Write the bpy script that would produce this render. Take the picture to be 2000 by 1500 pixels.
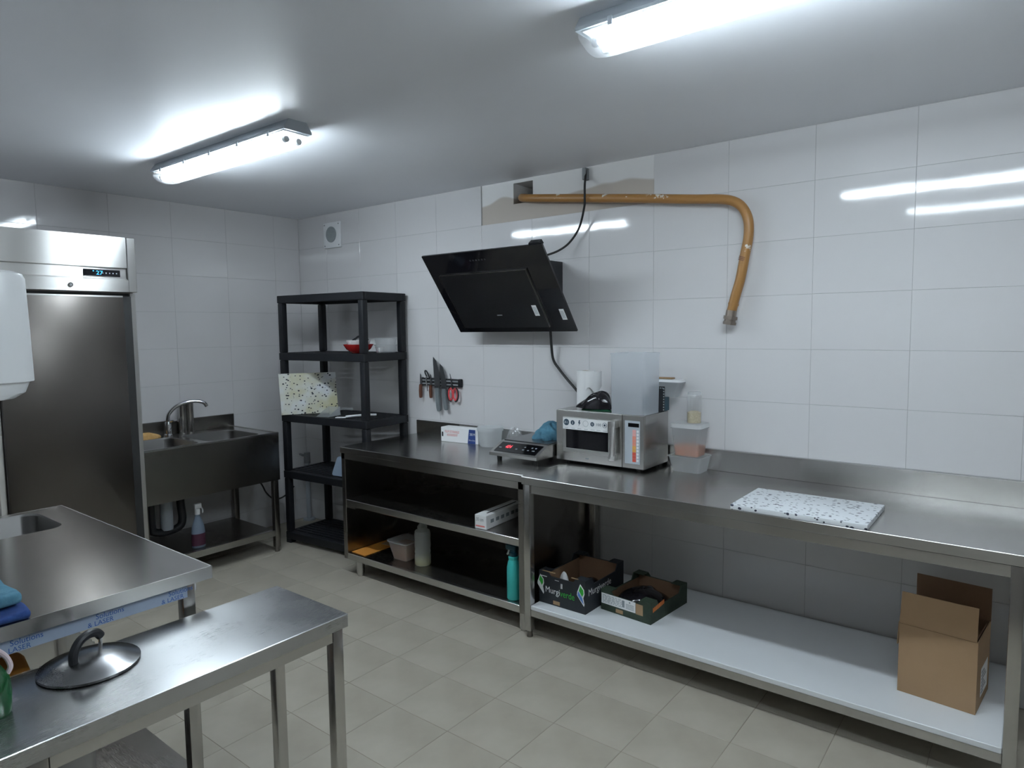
import bpy, bmesh, math, random
from mathutils import Vector, Matrix
random.seed(7)
scene = bpy.context.scene
for o in list(bpy.data.objects): bpy.data.objects.remove(o)
C = scene.collection

# ------------------------------------------------------------------ camera, world, exposure
F = 1314.05                                   # focal length in pixels of the 2000 x 1500 frame
EYE = Vector((4.9298, -3.4142, 1.6060))
RT = Vector((0.78787158, 0.61573027, -0.01160202))
UP = Vector((-0.04159179, 0.07199717, 0.99653727))
FW = Vector((-0.61443348, 0.78466084, -0.08233385))
cam = bpy.data.objects.new('camera', bpy.data.cameras.new('camera')); C.objects.link(cam)
cam.data.sensor_width = 36; cam.data.lens = F / 2000 * 36; cam.data.clip_start = 0.02
cam.matrix_world = Matrix(((RT.x, UP.x, -FW.x, EYE.x), (RT.y, UP.y, -FW.y, EYE.y), (RT.z, UP.z, -FW.z, EYE.z), (0, 0, 0, 1)))
scene.camera = cam
w = bpy.data.worlds.new('world'); scene.world = w; w.use_nodes = True
w.node_tree.nodes['Background'].inputs[0].default_value = (0.5, 0.55, 0.6, 1)
w.node_tree.nodes['Background'].inputs[1].default_value = 0.05
scene.view_settings.view_transform = 'Standard'; scene.view_settings.look = 'None'
scene.view_settings.gamma = 1; scene.view_settings.use_curve_mapping = False
scene.view_settings.exposure = 0.55
TUBE = 52.0                                   # radiance of the fluorescent tubes

def pix(u, v, x=None, y=None, z=None):        # photo pixel -> point on a plane x=, y= or z=
    d = FW + RT * ((u - 1000) / F) - UP * ((v - 750) / F)
    if x is not None: t = (x - EYE.x) / d.x
    elif y is not None: t = (y - EYE.y) / d.y
    else: t = (z - EYE.z) / d.z
    return EYE + d * t

# ------------------------------------------------------------------ materials
def mat(name, col, rough=0.5, metal=0.0, spec=0.5, trans=0.0, alpha=1.0, emit=None, es=0.0, coat=0.0, ior=1.45):
    m = bpy.data.materials.new(name); m.use_nodes = True
    b = m.node_tree.nodes['Principled BSDF']; I = b.inputs
    I['Base Color'].default_value = (*col, 1); I['Roughness'].default_value = rough; I['Metallic'].default_value = metal
    I['Specular IOR Level'].default_value = spec; I['Transmission Weight'].default_value = trans; I['Alpha'].default_value = alpha
    I['Coat Weight'].default_value = coat; I['IOR'].default_value = ior
    if emit: I['Emission Color'].default_value = (*emit, 1); I['Emission Strength'].default_value = es
    return m
def nd(m, t, **kw):
    n = m.node_tree.nodes.new(t)
    for k, v in kw.items(): setattr(n, k, v)
    return n
def lk(m, a, b): m.node_tree.links.new(a, b)
def ramp(m, fac, stops):
    r = nd(m, 'ShaderNodeValToRGB'); e = r.color_ramp.elements
    while len(e) < len(stops): e.new(0.5)
    for k, (p, c) in enumerate(stops): e[k].position = p; e[k].color = (*c, 1) if len(c) == 3 else c
    lk(m, fac, r.inputs[0]); return r.outputs[0]
def noise(m, scale, detail=4, vec=None, rough=0.55, coord='Object', stretch=None):
    tc = nd(m, 'ShaderNodeTexCoord'); out = tc.outputs[coord]
    if stretch:
        mp = nd(m, 'ShaderNodeMapping'); mp.inputs['Scale'].default_value = stretch; lk(m, out, mp.inputs[0]); out = mp.outputs[0]
    n = nd(m, 'ShaderNodeTexNoise'); n.inputs['Scale'].default_value = scale; n.inputs['Detail'].default_value = detail
    n.inputs['Roughness'].default_value = rough; lk(m, out, n.inputs['Vector']); return n.outputs['Fac']
def bsdf(m): return m.node_tree.nodes['Principled BSDF']
def varied(name, c0, c1, scale, rough=0.5, metal=0, r1=None, stretch=None, lo=0.3, hi=0.7, bump=0, **kw):
    m = mat(name, c0, rough, metal, **kw); f = noise(m, scale, stretch=stretch)
    lk(m, ramp(m, f, [(lo, c0), (hi, c1)]), bsdf(m).inputs['Base Color'])
    if r1 is not None: lk(m, ramp(m, f, [(lo, (rough,) * 3), (hi, (r1,) * 3)]), bsdf(m).inputs['Roughness'])
    if bump:
        b = nd(m, 'ShaderNodeBump'); b.inputs['Strength'].default_value = bump; b.inputs['Distance'].default_value = 0.002
        lk(m, f, b.inputs['Height']); lk(m, b.outputs[0], bsdf(m).inputs['Normal'])
    return m
def steel(name, c=(0.55, 0.54, 0.525), rough=0.20, r1=0.26, axis='x', var=0.05, aniso=0.85):
    m = mat(name, c, rough, 1.0); b = bsdf(m)
    tv = nd(m, 'ShaderNodeCombineXYZ')                 # highlights stretch across the brushing direction
    for k, q in enumerate({'x': (0, 1, 1), 'y': (1, 0, 1), 'z': (1, 1, 0)}[axis]): tv.inputs[k].default_value = q
    lk(m, tv.outputs[0], b.inputs['Tangent']); b.inputs['Anisotropic'].default_value = aniso
    st = {'x': (1, 40, 40), 'y': (40, 1, 40), 'z': (40, 40, 1)}[axis]
    f = noise(m, 30, 2, stretch=st); g = noise(m, 1.6, 3)
    mx = nd(m, 'ShaderNodeMath', operation='MULTIPLY_ADD'); mx.inputs[1].default_value = 0.2; lk(m, f, mx.inputs[0])
    m2 = nd(m, 'ShaderNodeMath', operation='MULTIPLY'); m2.inputs[1].default_value = 0.8; lk(m, g, m2.inputs[0]); lk(m, m2.outputs[0], mx.inputs[2])
    lk(m, ramp(m, mx.outputs[0], [(0.25, (rough,) * 3), (0.75, (r1,) * 3)]), b.inputs['Roughness'])
    lk(m, ramp(m, mx.outputs[0], [(0.25, tuple(k * (1 - var) for k in c)), (0.75, tuple(min(1, k * (1 + var)) for k in c))]), b.inputs['Base Color'])
    return m
M = {}
def tile_mat(name, col, rough):
    m = mat(name, col, rough, spec=0.5); f = noise(m, 3.5, 2)
    b = nd(m, 'ShaderNodeBump'); b.inputs['Strength'].default_value = 0.12; b.inputs['Distance'].default_value = 0.004
    lk(m, f, b.inputs['Height']); lk(m, b.outputs[0], bsdf(m).inputs['Normal']); return m
M['tile'] = tile_mat('glazed_white_tile', (0.64, 0.63, 0.635), 0.06)
M['grout'] = mat('wall_grout', (0.45, 0.45, 0.45), 0.9)
M['ftile'] = varied('beige_floor_tile', (0.36, 0.325, 0.265), (0.44, 0.405, 0.335), 3.0, 0.42, r1=0.55, lo=0.35, hi=0.65)
M['fgrout'] = mat('floor_grout', (0.27, 0.24, 0.19), 0.9)
M['ceil'] = varied('painted_ceiling', (0.83, 0.845, 0.885), (0.86, 0.875, 0.915), 1.2, 0.42, spec=0.4)
M['entrance'] = mat('taupe_entrance_paint', (0.26, 0.24, 0.22), 0.7)
M['plaster'] = None
def plaster():
    m = mat('bare_plaster', (0.52, 0.47, 0.42), 0.9)
    tc = nd(m, 'ShaderNodeTexCoord'); sp = nd(m, 'ShaderNodeSeparateXYZ'); lk(m, tc.outputs['Object'], sp.inputs[0])
    f = noise(m, 2.2, 1)
    a = nd(m, 'ShaderNodeMath', operation='MULTIPLY_ADD'); a.inputs[1].default_value = 0.35; lk(m, f, a.inputs[0]); lk(m, sp.outputs['Z'], a.inputs[2])
    s = nd(m, 'ShaderNodeMath', operation='SUBTRACT'); s.inputs[1].default_value = 2.08; lk(m, a.outputs[0], s.inputs[0])
    lk(m, ramp(m, s.outputs[0], [(0.52, (0.50, 0.45, 0.40)), (0.535, (0.74, 0.73, 0.72))]), bsdf(m).inputs['Base Color']); return m
M['plaster'] = plaster()
M['steel_x'] = steel('brushed_steel_x', axis='x'); M['steel_y'] = steel('brushed_steel_y', axis='y'); M['steel_z'] = steel('brushed_steel_z', axis='z')
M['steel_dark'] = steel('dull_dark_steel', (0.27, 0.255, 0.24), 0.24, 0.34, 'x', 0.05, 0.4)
M['steel_worn'] = steel('worn_scratched_steel', (0.48, 0.485, 0.49), 0.16, 0.46, 'y', 0.14, 0.6)
M['topsteel'] = steel('rubbed_top_steel', (0.47, 0.455, 0.44), 0.17, 0.25, 'y', 0.08, 0.0)
M['doorsteel'] = steel('dull_door_steel', (0.15, 0.136, 0.126), 0.26, 0.34, 'z', 0.10, 0.0)
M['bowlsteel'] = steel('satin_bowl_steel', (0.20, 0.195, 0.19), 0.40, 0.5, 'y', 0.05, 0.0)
M['lidsteel'] = steel('dark_lid_steel', (0.25, 0.25, 0.255), 0.22, 0.30, 'y', 0.05, 0.0)
M['fridge'] = steel('smudged_fridge_steel', (0.26, 0.235, 0.22), 0.30, 0.40, 'z')
M['fascia'] = steel('polished_fascia_steel', (0.54, 0.53, 0.515), 0.28, 0.31, 'y', 0.02, 0.95)
M['chrome'] = mat('chrome', (0.7, 0.7, 0.72), 0.08, 1.0)
M['black'] = mat('black_plastic', (0.012, 0.013, 0.016), 0.45)
M['rackblack'] = mat('black_rack_plastic', (0.006, 0.007, 0.010), 0.55)
M['glassblack'] = mat('black_glass', (0.006, 0.006, 0.008), 0.06, coat=0.3)
M['hoodpanel'] = mat('black_hood_panel', (0.010, 0.010, 0.011), 0.25)
M['rubber'] = mat('black_rubber', (0.02, 0.02, 0.02), 0.6)
M['white'] = mat('white_plastic', (0.80, 0.81, 0.82), 0.3)
M['laminate'] = mat('white_laminate', (0.78, 0.80, 0.82), 0.28)
M['paper'] = mat('white_paper', (0.80, 0.80, 0.80), 0.8)
M['grey'] = mat('grey_plastic', (0.22, 0.23, 0.24), 0.5)
M['lightgrey'] = mat('light_grey_plastic', (0.42, 0.46, 0.50), 0.5)
M['cardboard'] = varied('cardboard', (0.33, 0.21, 0.115), (0.37, 0.24, 0.135), 5, 0.85)
M['cardin'] = varied('cardboard_inside', (0.20, 0.115, 0.068), (0.24, 0.14, 0.08), 5, 0.9)
M['copper'] = None
def pipe_mat():
    m = mat('ochre_painted_pipe', (0.42, 0.21, 0.06), 0.38); f = noise(m, 13, 5, rough=0.7)
    lk(m, ramp(m, f, [(0.635, (0.34, 0.17, 0.052)), (0.655, (0.72, 0.69, 0.63))]), bsdf(m).inputs['Base Color']); return m
M['copper'] = pipe_mat()
M['brass'] = mat('dull_brass', (0.35, 0.30, 0.26), 0.4, 1.0)
def speckle(name, stain=False):
    m = mat(name, (0.75, 0.77, 0.79), 0.4)
    tc = nd(m, 'ShaderNodeTexCoord')
    mp = nd(m, 'ShaderNodeMapping'); mp.inputs['Scale'].default_value = (1.0, 1.7, 1.3); lk(m, tc.outputs['Object'], mp.inputs[0])
    v = nd(m, 'ShaderNodeTexVoronoi'); v.inputs['Scale'].default_value = 40; lk(m, mp.outputs[0], v.inputs['Vector'])
    n2 = noise(m, 30, 2)
    a = nd(m, 'ShaderNodeMath', operation='MULTIPLY_ADD'); a.inputs[1].default_value = 0.55; lk(m, n2, a.inputs[0]); lk(m, v.outputs['Distance'], a.inputs[2])
    base = (0.72, 0.745, 0.77)
    c = ramp(m, a.outputs[0], [(0.50, (0.03, 0.035, 0.06)), (0.545, base)])
    if stain:
        f = noise(m, 4, 3); mx = nd(m, 'ShaderNodeMix', data_type='RGBA', blend_type='MULTIPLY')
        mx.inputs[0].default_value = 1; lk(m, c, mx.inputs[6])
        lk(m, ramp(m, f, [(0.40, (1, 1, 1)), (0.62, (0.82, 0.76, 0.48))]), mx.inputs[7]); c = mx.outputs[2]
    lk(m, c, bsdf(m).inputs['Base Color']); return m
M['speckle'] = speckle('speckled_board'); M['speckle_stain'] = speckle('stained_speckled_board', True)
def clear(name, col=(0.9, 0.93, 0.95), op=0.25, rough=0.15, gl=0.12):
    m = bpy.data.materials.new(name); m.use_nodes = True; nt = m.node_tree; nt.nodes.clear()
    out = nt.nodes.new('ShaderNodeOutputMaterial'); tr = nt.nodes.new('ShaderNodeBsdfTransparent'); df = nt.nodes.new('ShaderNodeBsdfDiffuse')
    tl = nt.nodes.new('ShaderNodeBsdfTranslucent'); g = nt.nodes.new('ShaderNodeBsdfGlossy'); g.inputs['Roughness'].default_value = rough
    df.inputs[0].default_value = (*col, 1); tl.inputs[0].default_value = (*col, 1)
    a = nt.nodes.new('ShaderNodeMixShader'); a.inputs[0].default_value = 0.5; nt.links.new(df.outputs[0], a.inputs[1]); nt.links.new(tl.outputs[0], a.inputs[2])
    b = nt.nodes.new('ShaderNodeMixShader'); b.inputs[0].default_value = op; nt.links.new(tr.outputs[0], b.inputs[1]); nt.links.new(a.outputs[0], b.inputs[2])
    c = nt.nodes.new('ShaderNodeMixShader'); c.inputs[0].default_value = gl; nt.links.new(b.outputs[0], c.inputs[1]); nt.links.new(g.outputs[0], c.inputs[2])
    nt.links.new(c.outputs[0], out.inputs[0]); return m
M['clear'] = clear('clear_plastic', op=0.16); M['frost'] = clear('frosted_plastic', (0.88, 0.92, 0.95), 0.27, 0.3, 0.06)
M['frostgrey'] = clear('grey_frosted_plastic', (0.80, 0.85, 0.90), 0.38, 0.3, 0.05)
M['milky'] = clear('milky_plastic', (0.88, 0.90, 0.91), 0.72, 0.3, 0.06)
M['semi'] = clear('semi_clear_bottle_plastic', (0.74, 0.77, 0.74), 0.5, 0.3, 0.06)
M['cover'] = clear('clear_lamp_cover', op=0.05, rough=0.1, gl=0.05)
M['bluefrost'] = clear('blue_frosted_plastic', (0.45, 0.56, 0.70), 0.7, 0.3, 0.06)
M['tube'] = mat('lit_fluorescent_tube', (0.9, 0.9, 0.9), 0.5, emit=(0.80, 0.92, 1.0), es=TUBE)
M['oldtube'] = mat('lit_ageing_tube', (0.9, 0.9, 0.9), 0.5, emit=(0.80, 0.92, 1.0), es=TUBE * 0.55)
M['filmblue'] = mat('pale_blue_protective_film', (0.30, 0.36, 0.46), 0.4)
M['inkblue'] = mat('blue_ink', (0.02, 0.09, 0.30), 0.6)
M['navy'] = mat('navy_print', (0.02, 0.05, 0.20), 0.6)
M['redprint'] = mat('red_print', (0.75, 0.22, 0.20), 0.7)
M['greytext'] = mat('grey_print', (0.25, 0.28, 0.30), 0.7)
M['darktext'] = mat('dark_print', (0.03, 0.06, 0.09), 0.7)
M['whiteprint'] = mat('white_print', (0.8, 0.8, 0.8), 0.7)
M['greenprint'] = mat('green_print', (0.03, 0.38, 0.04), 0.7)
M['blueprint'] = mat('blue_print', (0.10, 0.22, 0.55), 0.7)
M['orangeprint'] = mat('orange_print', (0.60, 0.17, 0.04), 0.7)
M['crateblack'] = mat('black_printed_card', (0.016, 0.019, 0.024), 0.55)
M['crategreen'] = varied('dark_green_printed_card', (0.015, 0.028, 0.018), (0.035, 0.055, 0.035), 14, 0.6)
M['red'] = mat('red_ceramic', (0.42, 0.015, 0.015), 0.25)
M['scisred'] = mat('red_handle_plastic', (0.60, 0.06, 0.07), 0.4)
M['plumprint'] = mat('plum_print', (0.07, 0.02, 0.04), 0.5)
M['wood'] = mat('brown_wood', (0.13, 0.05, 0.03), 0.5)
M['kgrey'] = mat('grey_handle_plastic', (0.16, 0.18, 0.19), 0.45)
M['blade'] = mat('knife_blade', (0.26, 0.27, 0.29), 0.3, 1.0)
M['orange'] = mat('orange_card', (0.62, 0.25, 0.04), 0.6)
M['sauce'] = mat('brown_sauce', (0.26, 0.12, 0.05), 0.4)
M['yellow'] = mat('yellow_liquid', (0.55, 0.50, 0.18), 0.3)
M['teal'] = mat('turquoise_plastic', (0.05, 0.50, 0.47), 0.35)
M['tealdark'] = mat('dark_teal_plastic', (0.005, 0.05, 0.075), 0.35)
def cloth(name, c0, c1): return varied(name, c0, c1, 60, 0.95, bump=0.6)
M['lightblue'] = cloth('light_blue_cloth', (0.055, 0.165, 0.24), (0.09, 0.22, 0.30))
M['darkblue'] = cloth('dark_blue_cloth', (0.015, 0.04, 0.15), (0.022, 0.06, 0.20))
M['sponge'] = cloth('yellow_sponge', (0.50, 0.29, 0.10), (0.58, 0.36, 0.15))
M['carrot'] = varied('orange_food', (0.50, 0.13, 0.05), (0.42, 0.22, 0.13), 55, 0.7)
M['grain'] = varied('grain', (0.50, 0.42, 0.26), (0.66, 0.58, 0.40), 120, 0.8)
M['bagblack'] = mat('shiny_black_film', (0.012, 0.011, 0.014), 0.12)
M['baggreen'] = mat('dark_green_film', (0.01, 0.06, 0.03), 0.2)
M['greenplastic'] = clear('green_clear_plastic', (0.015, 0.15, 0.045), 0.85, 0.12, 0.1)
M['pink'] = mat('pale_pink_plastic', (0.55, 0.45, 0.47), 0.5)
M['bluelit'] = mat('blue_lit_digits', (0, 0, 0), 0.5, emit=(0.05, 0.45, 1.0), es=1.6)
M['redlit'] = mat('red_lit_digits', (0, 0, 0), 0.5, emit=(1.0, 0.07, 0.10), es=1.3)
M['hobglass'] = mat('grey_black_hob_glass', (0.05, 0.052, 0.055), 0.2)
M['btn'] = [mat('button_%s' % n, c, 0.6) for n, c in (('pink', (0.75, 0.38, 0.36)), ('coral', (0.75, 0.28, 0.20)), ('amber', (0.72, 0.36, 0.08)), ('scarlet', (0.55, 0.08, 0.05)))]
M['faint'] = mat('faint_icon_grey', (0.03, 0.03, 0.033), 0.4)
M['smoke'] = mat('grey_fan_grille', (0.30, 0.33, 0.34), 0.5)

# ------------------------------------------------------------------ mesh helpers
def box(bm, x0, x1, y0, y1, z0, z1, bev=0.0, seg=1):
    r = bmesh.ops.create_cube(bm, size=1.0)
    bmesh.ops.transform(bm, matrix=Matrix.Translation(((x0 + x1) / 2, (y0 + y1) / 2, (z0 + z1) / 2)) @ Matrix.Diagonal((abs(x1 - x0), abs(y1 - y0), abs(z1 - z0), 1)), verts=r['verts'])
    if bev > 0:
        es = list({e for v in r['verts'] for e in v.link_edges})
        bmesh.ops.bevel(bm, geom=es, offset=bev, segments=seg, affect='EDGES', profile=0.5)
    return bm
def B(*a, **k): return box(bmesh.new(), *a, **k)
def cyl(bm, p0, p1, r0, r1=None, n=16, caps=True):
    p0, p1 = Vector(p0), Vector(p1); r1 = r0 if r1 is None else r1
    d = p1 - p0; q = d.to_track_quat('Z', 'Y').to_matrix().to_4x4()
    bmesh.ops.create_cone(bm, cap_ends=caps, segments=n, radius1=r0, radius2=r1, depth=d.length, matrix=Matrix.Translation((p0 + p1) / 2) @ q)
    return bm
def Cy(*a, **k): return cyl(bmesh.new(), *a, **k)
def lathe(bm, prof, c=(0, 0, 0), n=24, sx=1, sy=1):
    rings = []
    for r, z in prof:
        if r < 1e-5: rings.append([bm.verts.new((c[0], c[1], c[2] + z))])
        else: rings.append([bm.verts.new((c[0] + sx * r * math.cos(2 * math.pi * k / n), c[1] + sy * r * math.sin(2 * math.pi * k / n), c[2] + z)) for k in range(n)])
    for a, b in zip(rings, rings[1:]):
        for k in range(n):
            i, j = k, (k + 1) % n
            if len(a) == 1 and len(b) == 1: continue
            if len(a) == 1: bm.faces.new((a[0], b[i], b[j]))
            elif len(b) == 1: bm.faces.new((a[i], a[j], b[0]))
            else: bm.faces.new((a[i], a[j], b[j], b[i]))
    return bm
def L(*a, **k): return lathe(bmesh.new(), *a, **k)
def smooth_path(pts, n=8):
    P = [Vector(p) for p in pts]
    if len(P) < 3: return P
    out = []
    for i in range(len(P) - 1):
        a, b, c, d = P[max(i - 1, 0)], P[i], P[i + 1], P[min(i + 2, len(P) - 1)]
        for k in range(n):
            t = k / n
            out.append(0.5 * ((2 * b) + (c - a) * t + (2 * a - 5 * b + 4 * c - d) * t * t + (3 * b - a - 3 * c + d) * t ** 3))
    out.append(P[-1]); return out
def tube(bm, pts, r, n=10, sm=8, caps=True):
    P = smooth_path(pts, sm) if sm else [Vector(p) for p in pts]
    rings = []; nrm = None
    for i, p in enumerate(P):
        t = (P[min(i + 1, len(P) - 1)] - P[max(i - 1, 0)]).normalized()
        if nrm is None: nrm = t.orthogonal().normalized()
        nrm = (nrm - t * nrm.dot(t)).normalized(); b = t.cross(nrm)
        rr = r[min(i, len(r) - 1)] if isinstance(r, (list, tuple)) else r
        rings.append([bm.verts.new(p + nrm * rr * math.cos(2 * math.pi * k / n) + b * rr * math.sin(2 * math.pi * k / n)) for k in range(n)])
    for a, b in zip(rings, rings[1:]):
        for k in range(n): bm.faces.new((a[k], a[(k + 1) % n], b[(k + 1) % n], b[k]))
    if caps: bm.faces.new(rings[0][::-1]); bm.faces.new(rings[-1])
    return bm
def T(*a, **k): return tube(bmesh.new(), *a, **k)
def prism(bm, poly, o, r, u, d):
    """polygon (2-D, in axes r,u at origin o) extruded by vector d"""
    o, r, u, d = Vector(o), Vector(r), Vector(u), Vector(d)
    a = [bm.verts.new(o + r * p[0] + u * p[1]) for p in poly]; b = [bm.verts.new(v.co + d) for v in a]
    bm.faces.new(a); bm.faces.new(b[::-1])
    for i in range(len(a)):
        j = (i + 1) % len(a); bm.faces.new((a[j], a[i], b[i], b[j]))
    return bm
def Pr(*a): return prism(bmesh.new(), *a)
def rrect(x0, x1, y0, y1, r, n=6):
    out = []
    for cx, cy, a0 in ((x1 - r, y1 - r, 0), (x0 + r, y1 - r, 90), (x0 + r, y0 + r, 180), (x1 - r, y0 + r, 270)):
        for k in range(n + 1):
            a = math.radians(a0 + 90 * k / n); out.append((cx + r * math.cos(a), cy + r * math.sin(a)))
    return out
def frustum(bm, bot, top, z0, z1, r=0.02, n=5, wall=0.0, open_top=True, lid=False):
    """rounded-rectangle tub between two rects (x0,x1,y0,y1)"""
    A = [bm.verts.new((x, y, z0)) for x, y in rrect(*bot, r, n)]; Bv = [bm.verts.new((x, y, z1)) for x, y in rrect(*top, r, n)]
    bm.faces.new(A[::-1]); N = len(A)
    for i in range(N): bm.faces.new((A[i], A[(i + 1) % N], Bv[(i + 1) % N], Bv[i]))
    if not open_top: bm.faces.new(Bv)
    return bm
def link(o): C.objects.link(o); return o
ORG = {}
def root_of(o):
    while o.parent: o = o.parent
    return o
def O(name, bm, m, parent=None, smooth=True, ang=35, kind=None, label=None):
    bmesh.ops.recalc_face_normals(bm, faces=bm.faces)
    off = None
    if parent is not None and root_of(parent).name in ORG: off = ORG[root_of(parent).name]
    if off is not None: bmesh.ops.translate(bm, verts=bm.verts, vec=-off)
    me = bpy.data.meshes.new(name); bm.to_mesh(me); bm.free()
    me.materials.append(M[m] if isinstance(m, str) else m)
    if smooth:
        for p in me.polygons: p.use_smooth = True
        me.set_sharp_from_angle(angle=math.radians(ang))
    o = link(bpy.data.objects.new(name, me)); o.parent = parent
    if kind: o['kind'] = kind
    if label: o['label'] = label
    return o
def thing(name, label, cat, loc, rotz=0, group=None, world=None):
    o = link(bpy.data.objects.new(name, None)); o.empty_display_size = 0.05
    o.location = loc; o.rotation_euler = (0, 0, rotz); o['label'] = label; o['category'] = cat
    if group: o['group'] = group
    if world is None: world = (rotz == 0)
    if world: ORG[o.name] = Vector(loc)
    return o
def solo(name, bm, m, label, cat, group=None, **kw):
    """a one-mesh thing built in world coordinates, origin moved to its base centre"""
    vs = [v.co for v in bm.verts]
    lo = Vector([min(v[i] for v in vs) for i in range(3)]); hi = Vector([max(v[i] for v in vs) for i in range(3)])
    c = Vector(((lo.x + hi.x) / 2, (lo.y + hi.y) / 2, lo.z))
    bmesh.ops.translate(bm, verts=bm.verts, vec=-c)
    o = O(name, bm, m, None, **kw); o.location = c; o['label'] = label; o['category'] = cat
    if group: o['group'] = group
    return o
def struct(name, bm, m, **kw):
    o = O(name, bm, m, None, **kw); o['kind'] = 'structure'; return o
def text(body, parent, m, o, r, u, width=None, height=0.02, name='lettering', depth=0.0006, center=False):
    cu = bpy.data.curves.new('tmp', 'FONT'); cu.body = body; cu.size = 1.0; cu.extrude = 0.0; cu.resolution_u = 3
    ob = bpy.data.objects.new('tmp', cu); C.objects.link(ob)
    dg = bpy.context.evaluated_depsgraph_get(); me = bpy.data.meshes.new_from_object(ob.evaluated_get(dg))
    bpy.data.objects.remove(ob); bpy.data.curves.remove(cu)
    xs = [v.co.x for v in me.vertices]; ys = [v.co.y for v in me.vertices]
    x0, x1, y0, y1 = min(xs), max(xs), min(ys), max(ys)
    r, u, o = Vector(r).normalized(), Vector(u).normalized(), Vector(o); nrm = r.cross(u)
    sy = height / (y1 - y0); sx = (width / (x1 - x0)) if width else sy
    off = ORG.get(root_of(parent).name, Vector((0, 0, 0)))
    for v in me.vertices:
        v.co = o + r * ((v.co.x - (x0 + x1) / 2 if center else v.co.x - x0) * sx) + u * ((v.co.y - y0) * sy) + nrm * depth - off
    me.materials.clear(); me.materials.append(M[m] if isinstance(m, str) else m)
    t = link(bpy.data.objects.new(name, me)); t.parent = parent; return t
X, Y, Z = Vector((1, 0, 0)), Vector((0, 1, 0)), Vector((0, 0, 1))

# ------------------------------------------------------------------ the room
H = 2.535; XE = 6.2; YL = -3.06; YE = -4.4; XD = 3.27
TW, TX, TH, TZ = 0.4112, 2.0165, 0.2640, 2.2805
def cuts(a, b, start, step):
    k = math.floor((a - start) / step); out = [a]
    while True:
        k += 1; v = start + k * step
        if v >= b - 0.01: break
        if v > a + 0.01: out.append(v)
    return out + [b]
TILE = {}
def tile_mesh(wd, ht, th, bev, m):
    key = (round(wd, 3), round(ht, 3), m)
    if key not in TILE:
        bm = B(-wd / 2, wd / 2, -ht / 2, ht / 2, -th, 0, bev=bev); me = bpy.data.meshes.new('tile'); bm.to_mesh(me); bm.free()
        me.materials.append(M[m]); TILE[key] = me
    return TILE[key]
def lay(parent, us, vs, base, skip=lambda u, v: False, joint=0.0017, th=0.0095, bev=0.0007, m='tile', tilt=0.0012):
    """tiles on the plane of matrix `base` (local x=u, y=v, z=out)"""
    for u0, u1 in zip(us, us[1:]):
        for v0, v1 in zip(vs, vs[1:]):
            if skip((u0 + u1) / 2, (v0 + v1) / 2): continue
            o = link(bpy.data.objects.new('tile', tile_mesh(u1 - u0 - joint, v1 - v0 - joint, th, bev, m))); o.parent = parent
            rr = Matrix.Rotation(random.uniform(-tilt, tilt), 4, 'X') @ Matrix.Rotation(random.uniform(-tilt, tilt), 4, 'Y')
            o.matrix_local = base @ Matrix.Translation(((u0 + u1) / 2, (v0 + v1) / 2, 0)) @ rr
def base_m(o, r, u):
    r, u = Vector(r), Vector(u); n = r.cross(u)
    return Matrix(((r.x, u.x, n.x, o[0]), (r.y, u.y, n.y, o[1]), (r.z, u.z, n.z, o[2]), (0, 0, 0, 1)))
zs = cuts(0, H, TZ, TH)
# right wall (y = 0) with the patch of removed tiles and a hole for the pipe
RX0, RX1, RZ0 = TX, TX + 3 * TW, TZ
HX0, HX1, HZ0, HZ1 = 2.278, 2.43, 2.388, 2.515
bm = bmesh.new()
for a in ((-0.2, HX0, 0, H), (HX1, XE + .2, 0, H), (HX0, HX1, 0, HZ0), (HX0, HX1, HZ1, H)): box(bm, a[0], a[1], 0.010, 0.17, a[2], a[3])
for a in ((HX0 - .02, HX0, HZ0, HZ1), (HX1, HX1 + .02, HZ0, HZ1), (HX0 - .02, HX1 + .02, HZ0 - .02, HZ0), (HX0 - .02, HX1 + .02, HZ1, HZ1 + .02)): box(bm, a[0], a[1], .17, .36, a[2], a[3])
box(bm, HX0 - .02, HX1 + .02, .36, .40, HZ0 - .02, HZ1 + .02)
wr = struct('wall_right', bm, 'plaster', smooth=False)
bm = bmesh.new()
for a in ((0, RX0, 0, H), (RX1, XE, 0, H), (RX0, RX1, 0, RZ0)): box(bm, a[0], a[1], 0.0018, 0.0101, a[2], a[3])
O('grout', bm, 'grout', wr, smooth=False)
lay(wr, cuts(0, XE, TX, TW), zs, base_m((0, 0, 0), X, Z), skip=lambda u, v: RX0 < u < RX1 and v > RZ0)
wb = struct('wall_back', B(-0.17, -0.0018, YL - 0.1, 0.0018, 0, H), 'grout', smooth=False)
lay(wb, [-v for v in cuts(0, -YL, 0.2325, 0.4125)][::-1], zs, base_m((0, 0, 0), Y, Z))
bm = B(-0.17, XD, YL - 0.17, YL - 0.0018, 0, H)
wl = struct('wall_left', bm, 'grout', smooth=False)
lay(wl, [-v for v in cuts(0, XD, 0.25, TW)][::-1], zs, base_m((0, YL, 0), -X, Z))
struct('wall_front', B(XE, XE + .15, YE - .15, 0.17, 0, H), 'entrance', smooth=False)
struct('wall_entrance', B(XD - .15, XE + .15, YE - .15, YE, 0, H), 'entrance', smooth=False)
struct('wall_entrance_side', B(XD - .15, XD, YE, YL - .17, 0, H), 'entrance', smooth=False)
struct('ceiling', B(-0.2, XE + .2, YE - .2, 0.2, H, H + .12), 'ceil', smooth=False)
fl = struct('floor', B(-0.2, XE + .2, YE - .2, 0.2, -0.12, -0.0012), 'fgrout', smooth=False)
lay(fl, cuts(0, XE, 2.507, 0.3092), [-v for v in cuts(0, -YE, 0.9525, 0.3025)][::-1], base_m((0, 0, 0), X, Y), joint=0.0022, th=0.006, bev=0.0008, m='ftile', tilt=0.0006)

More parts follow.
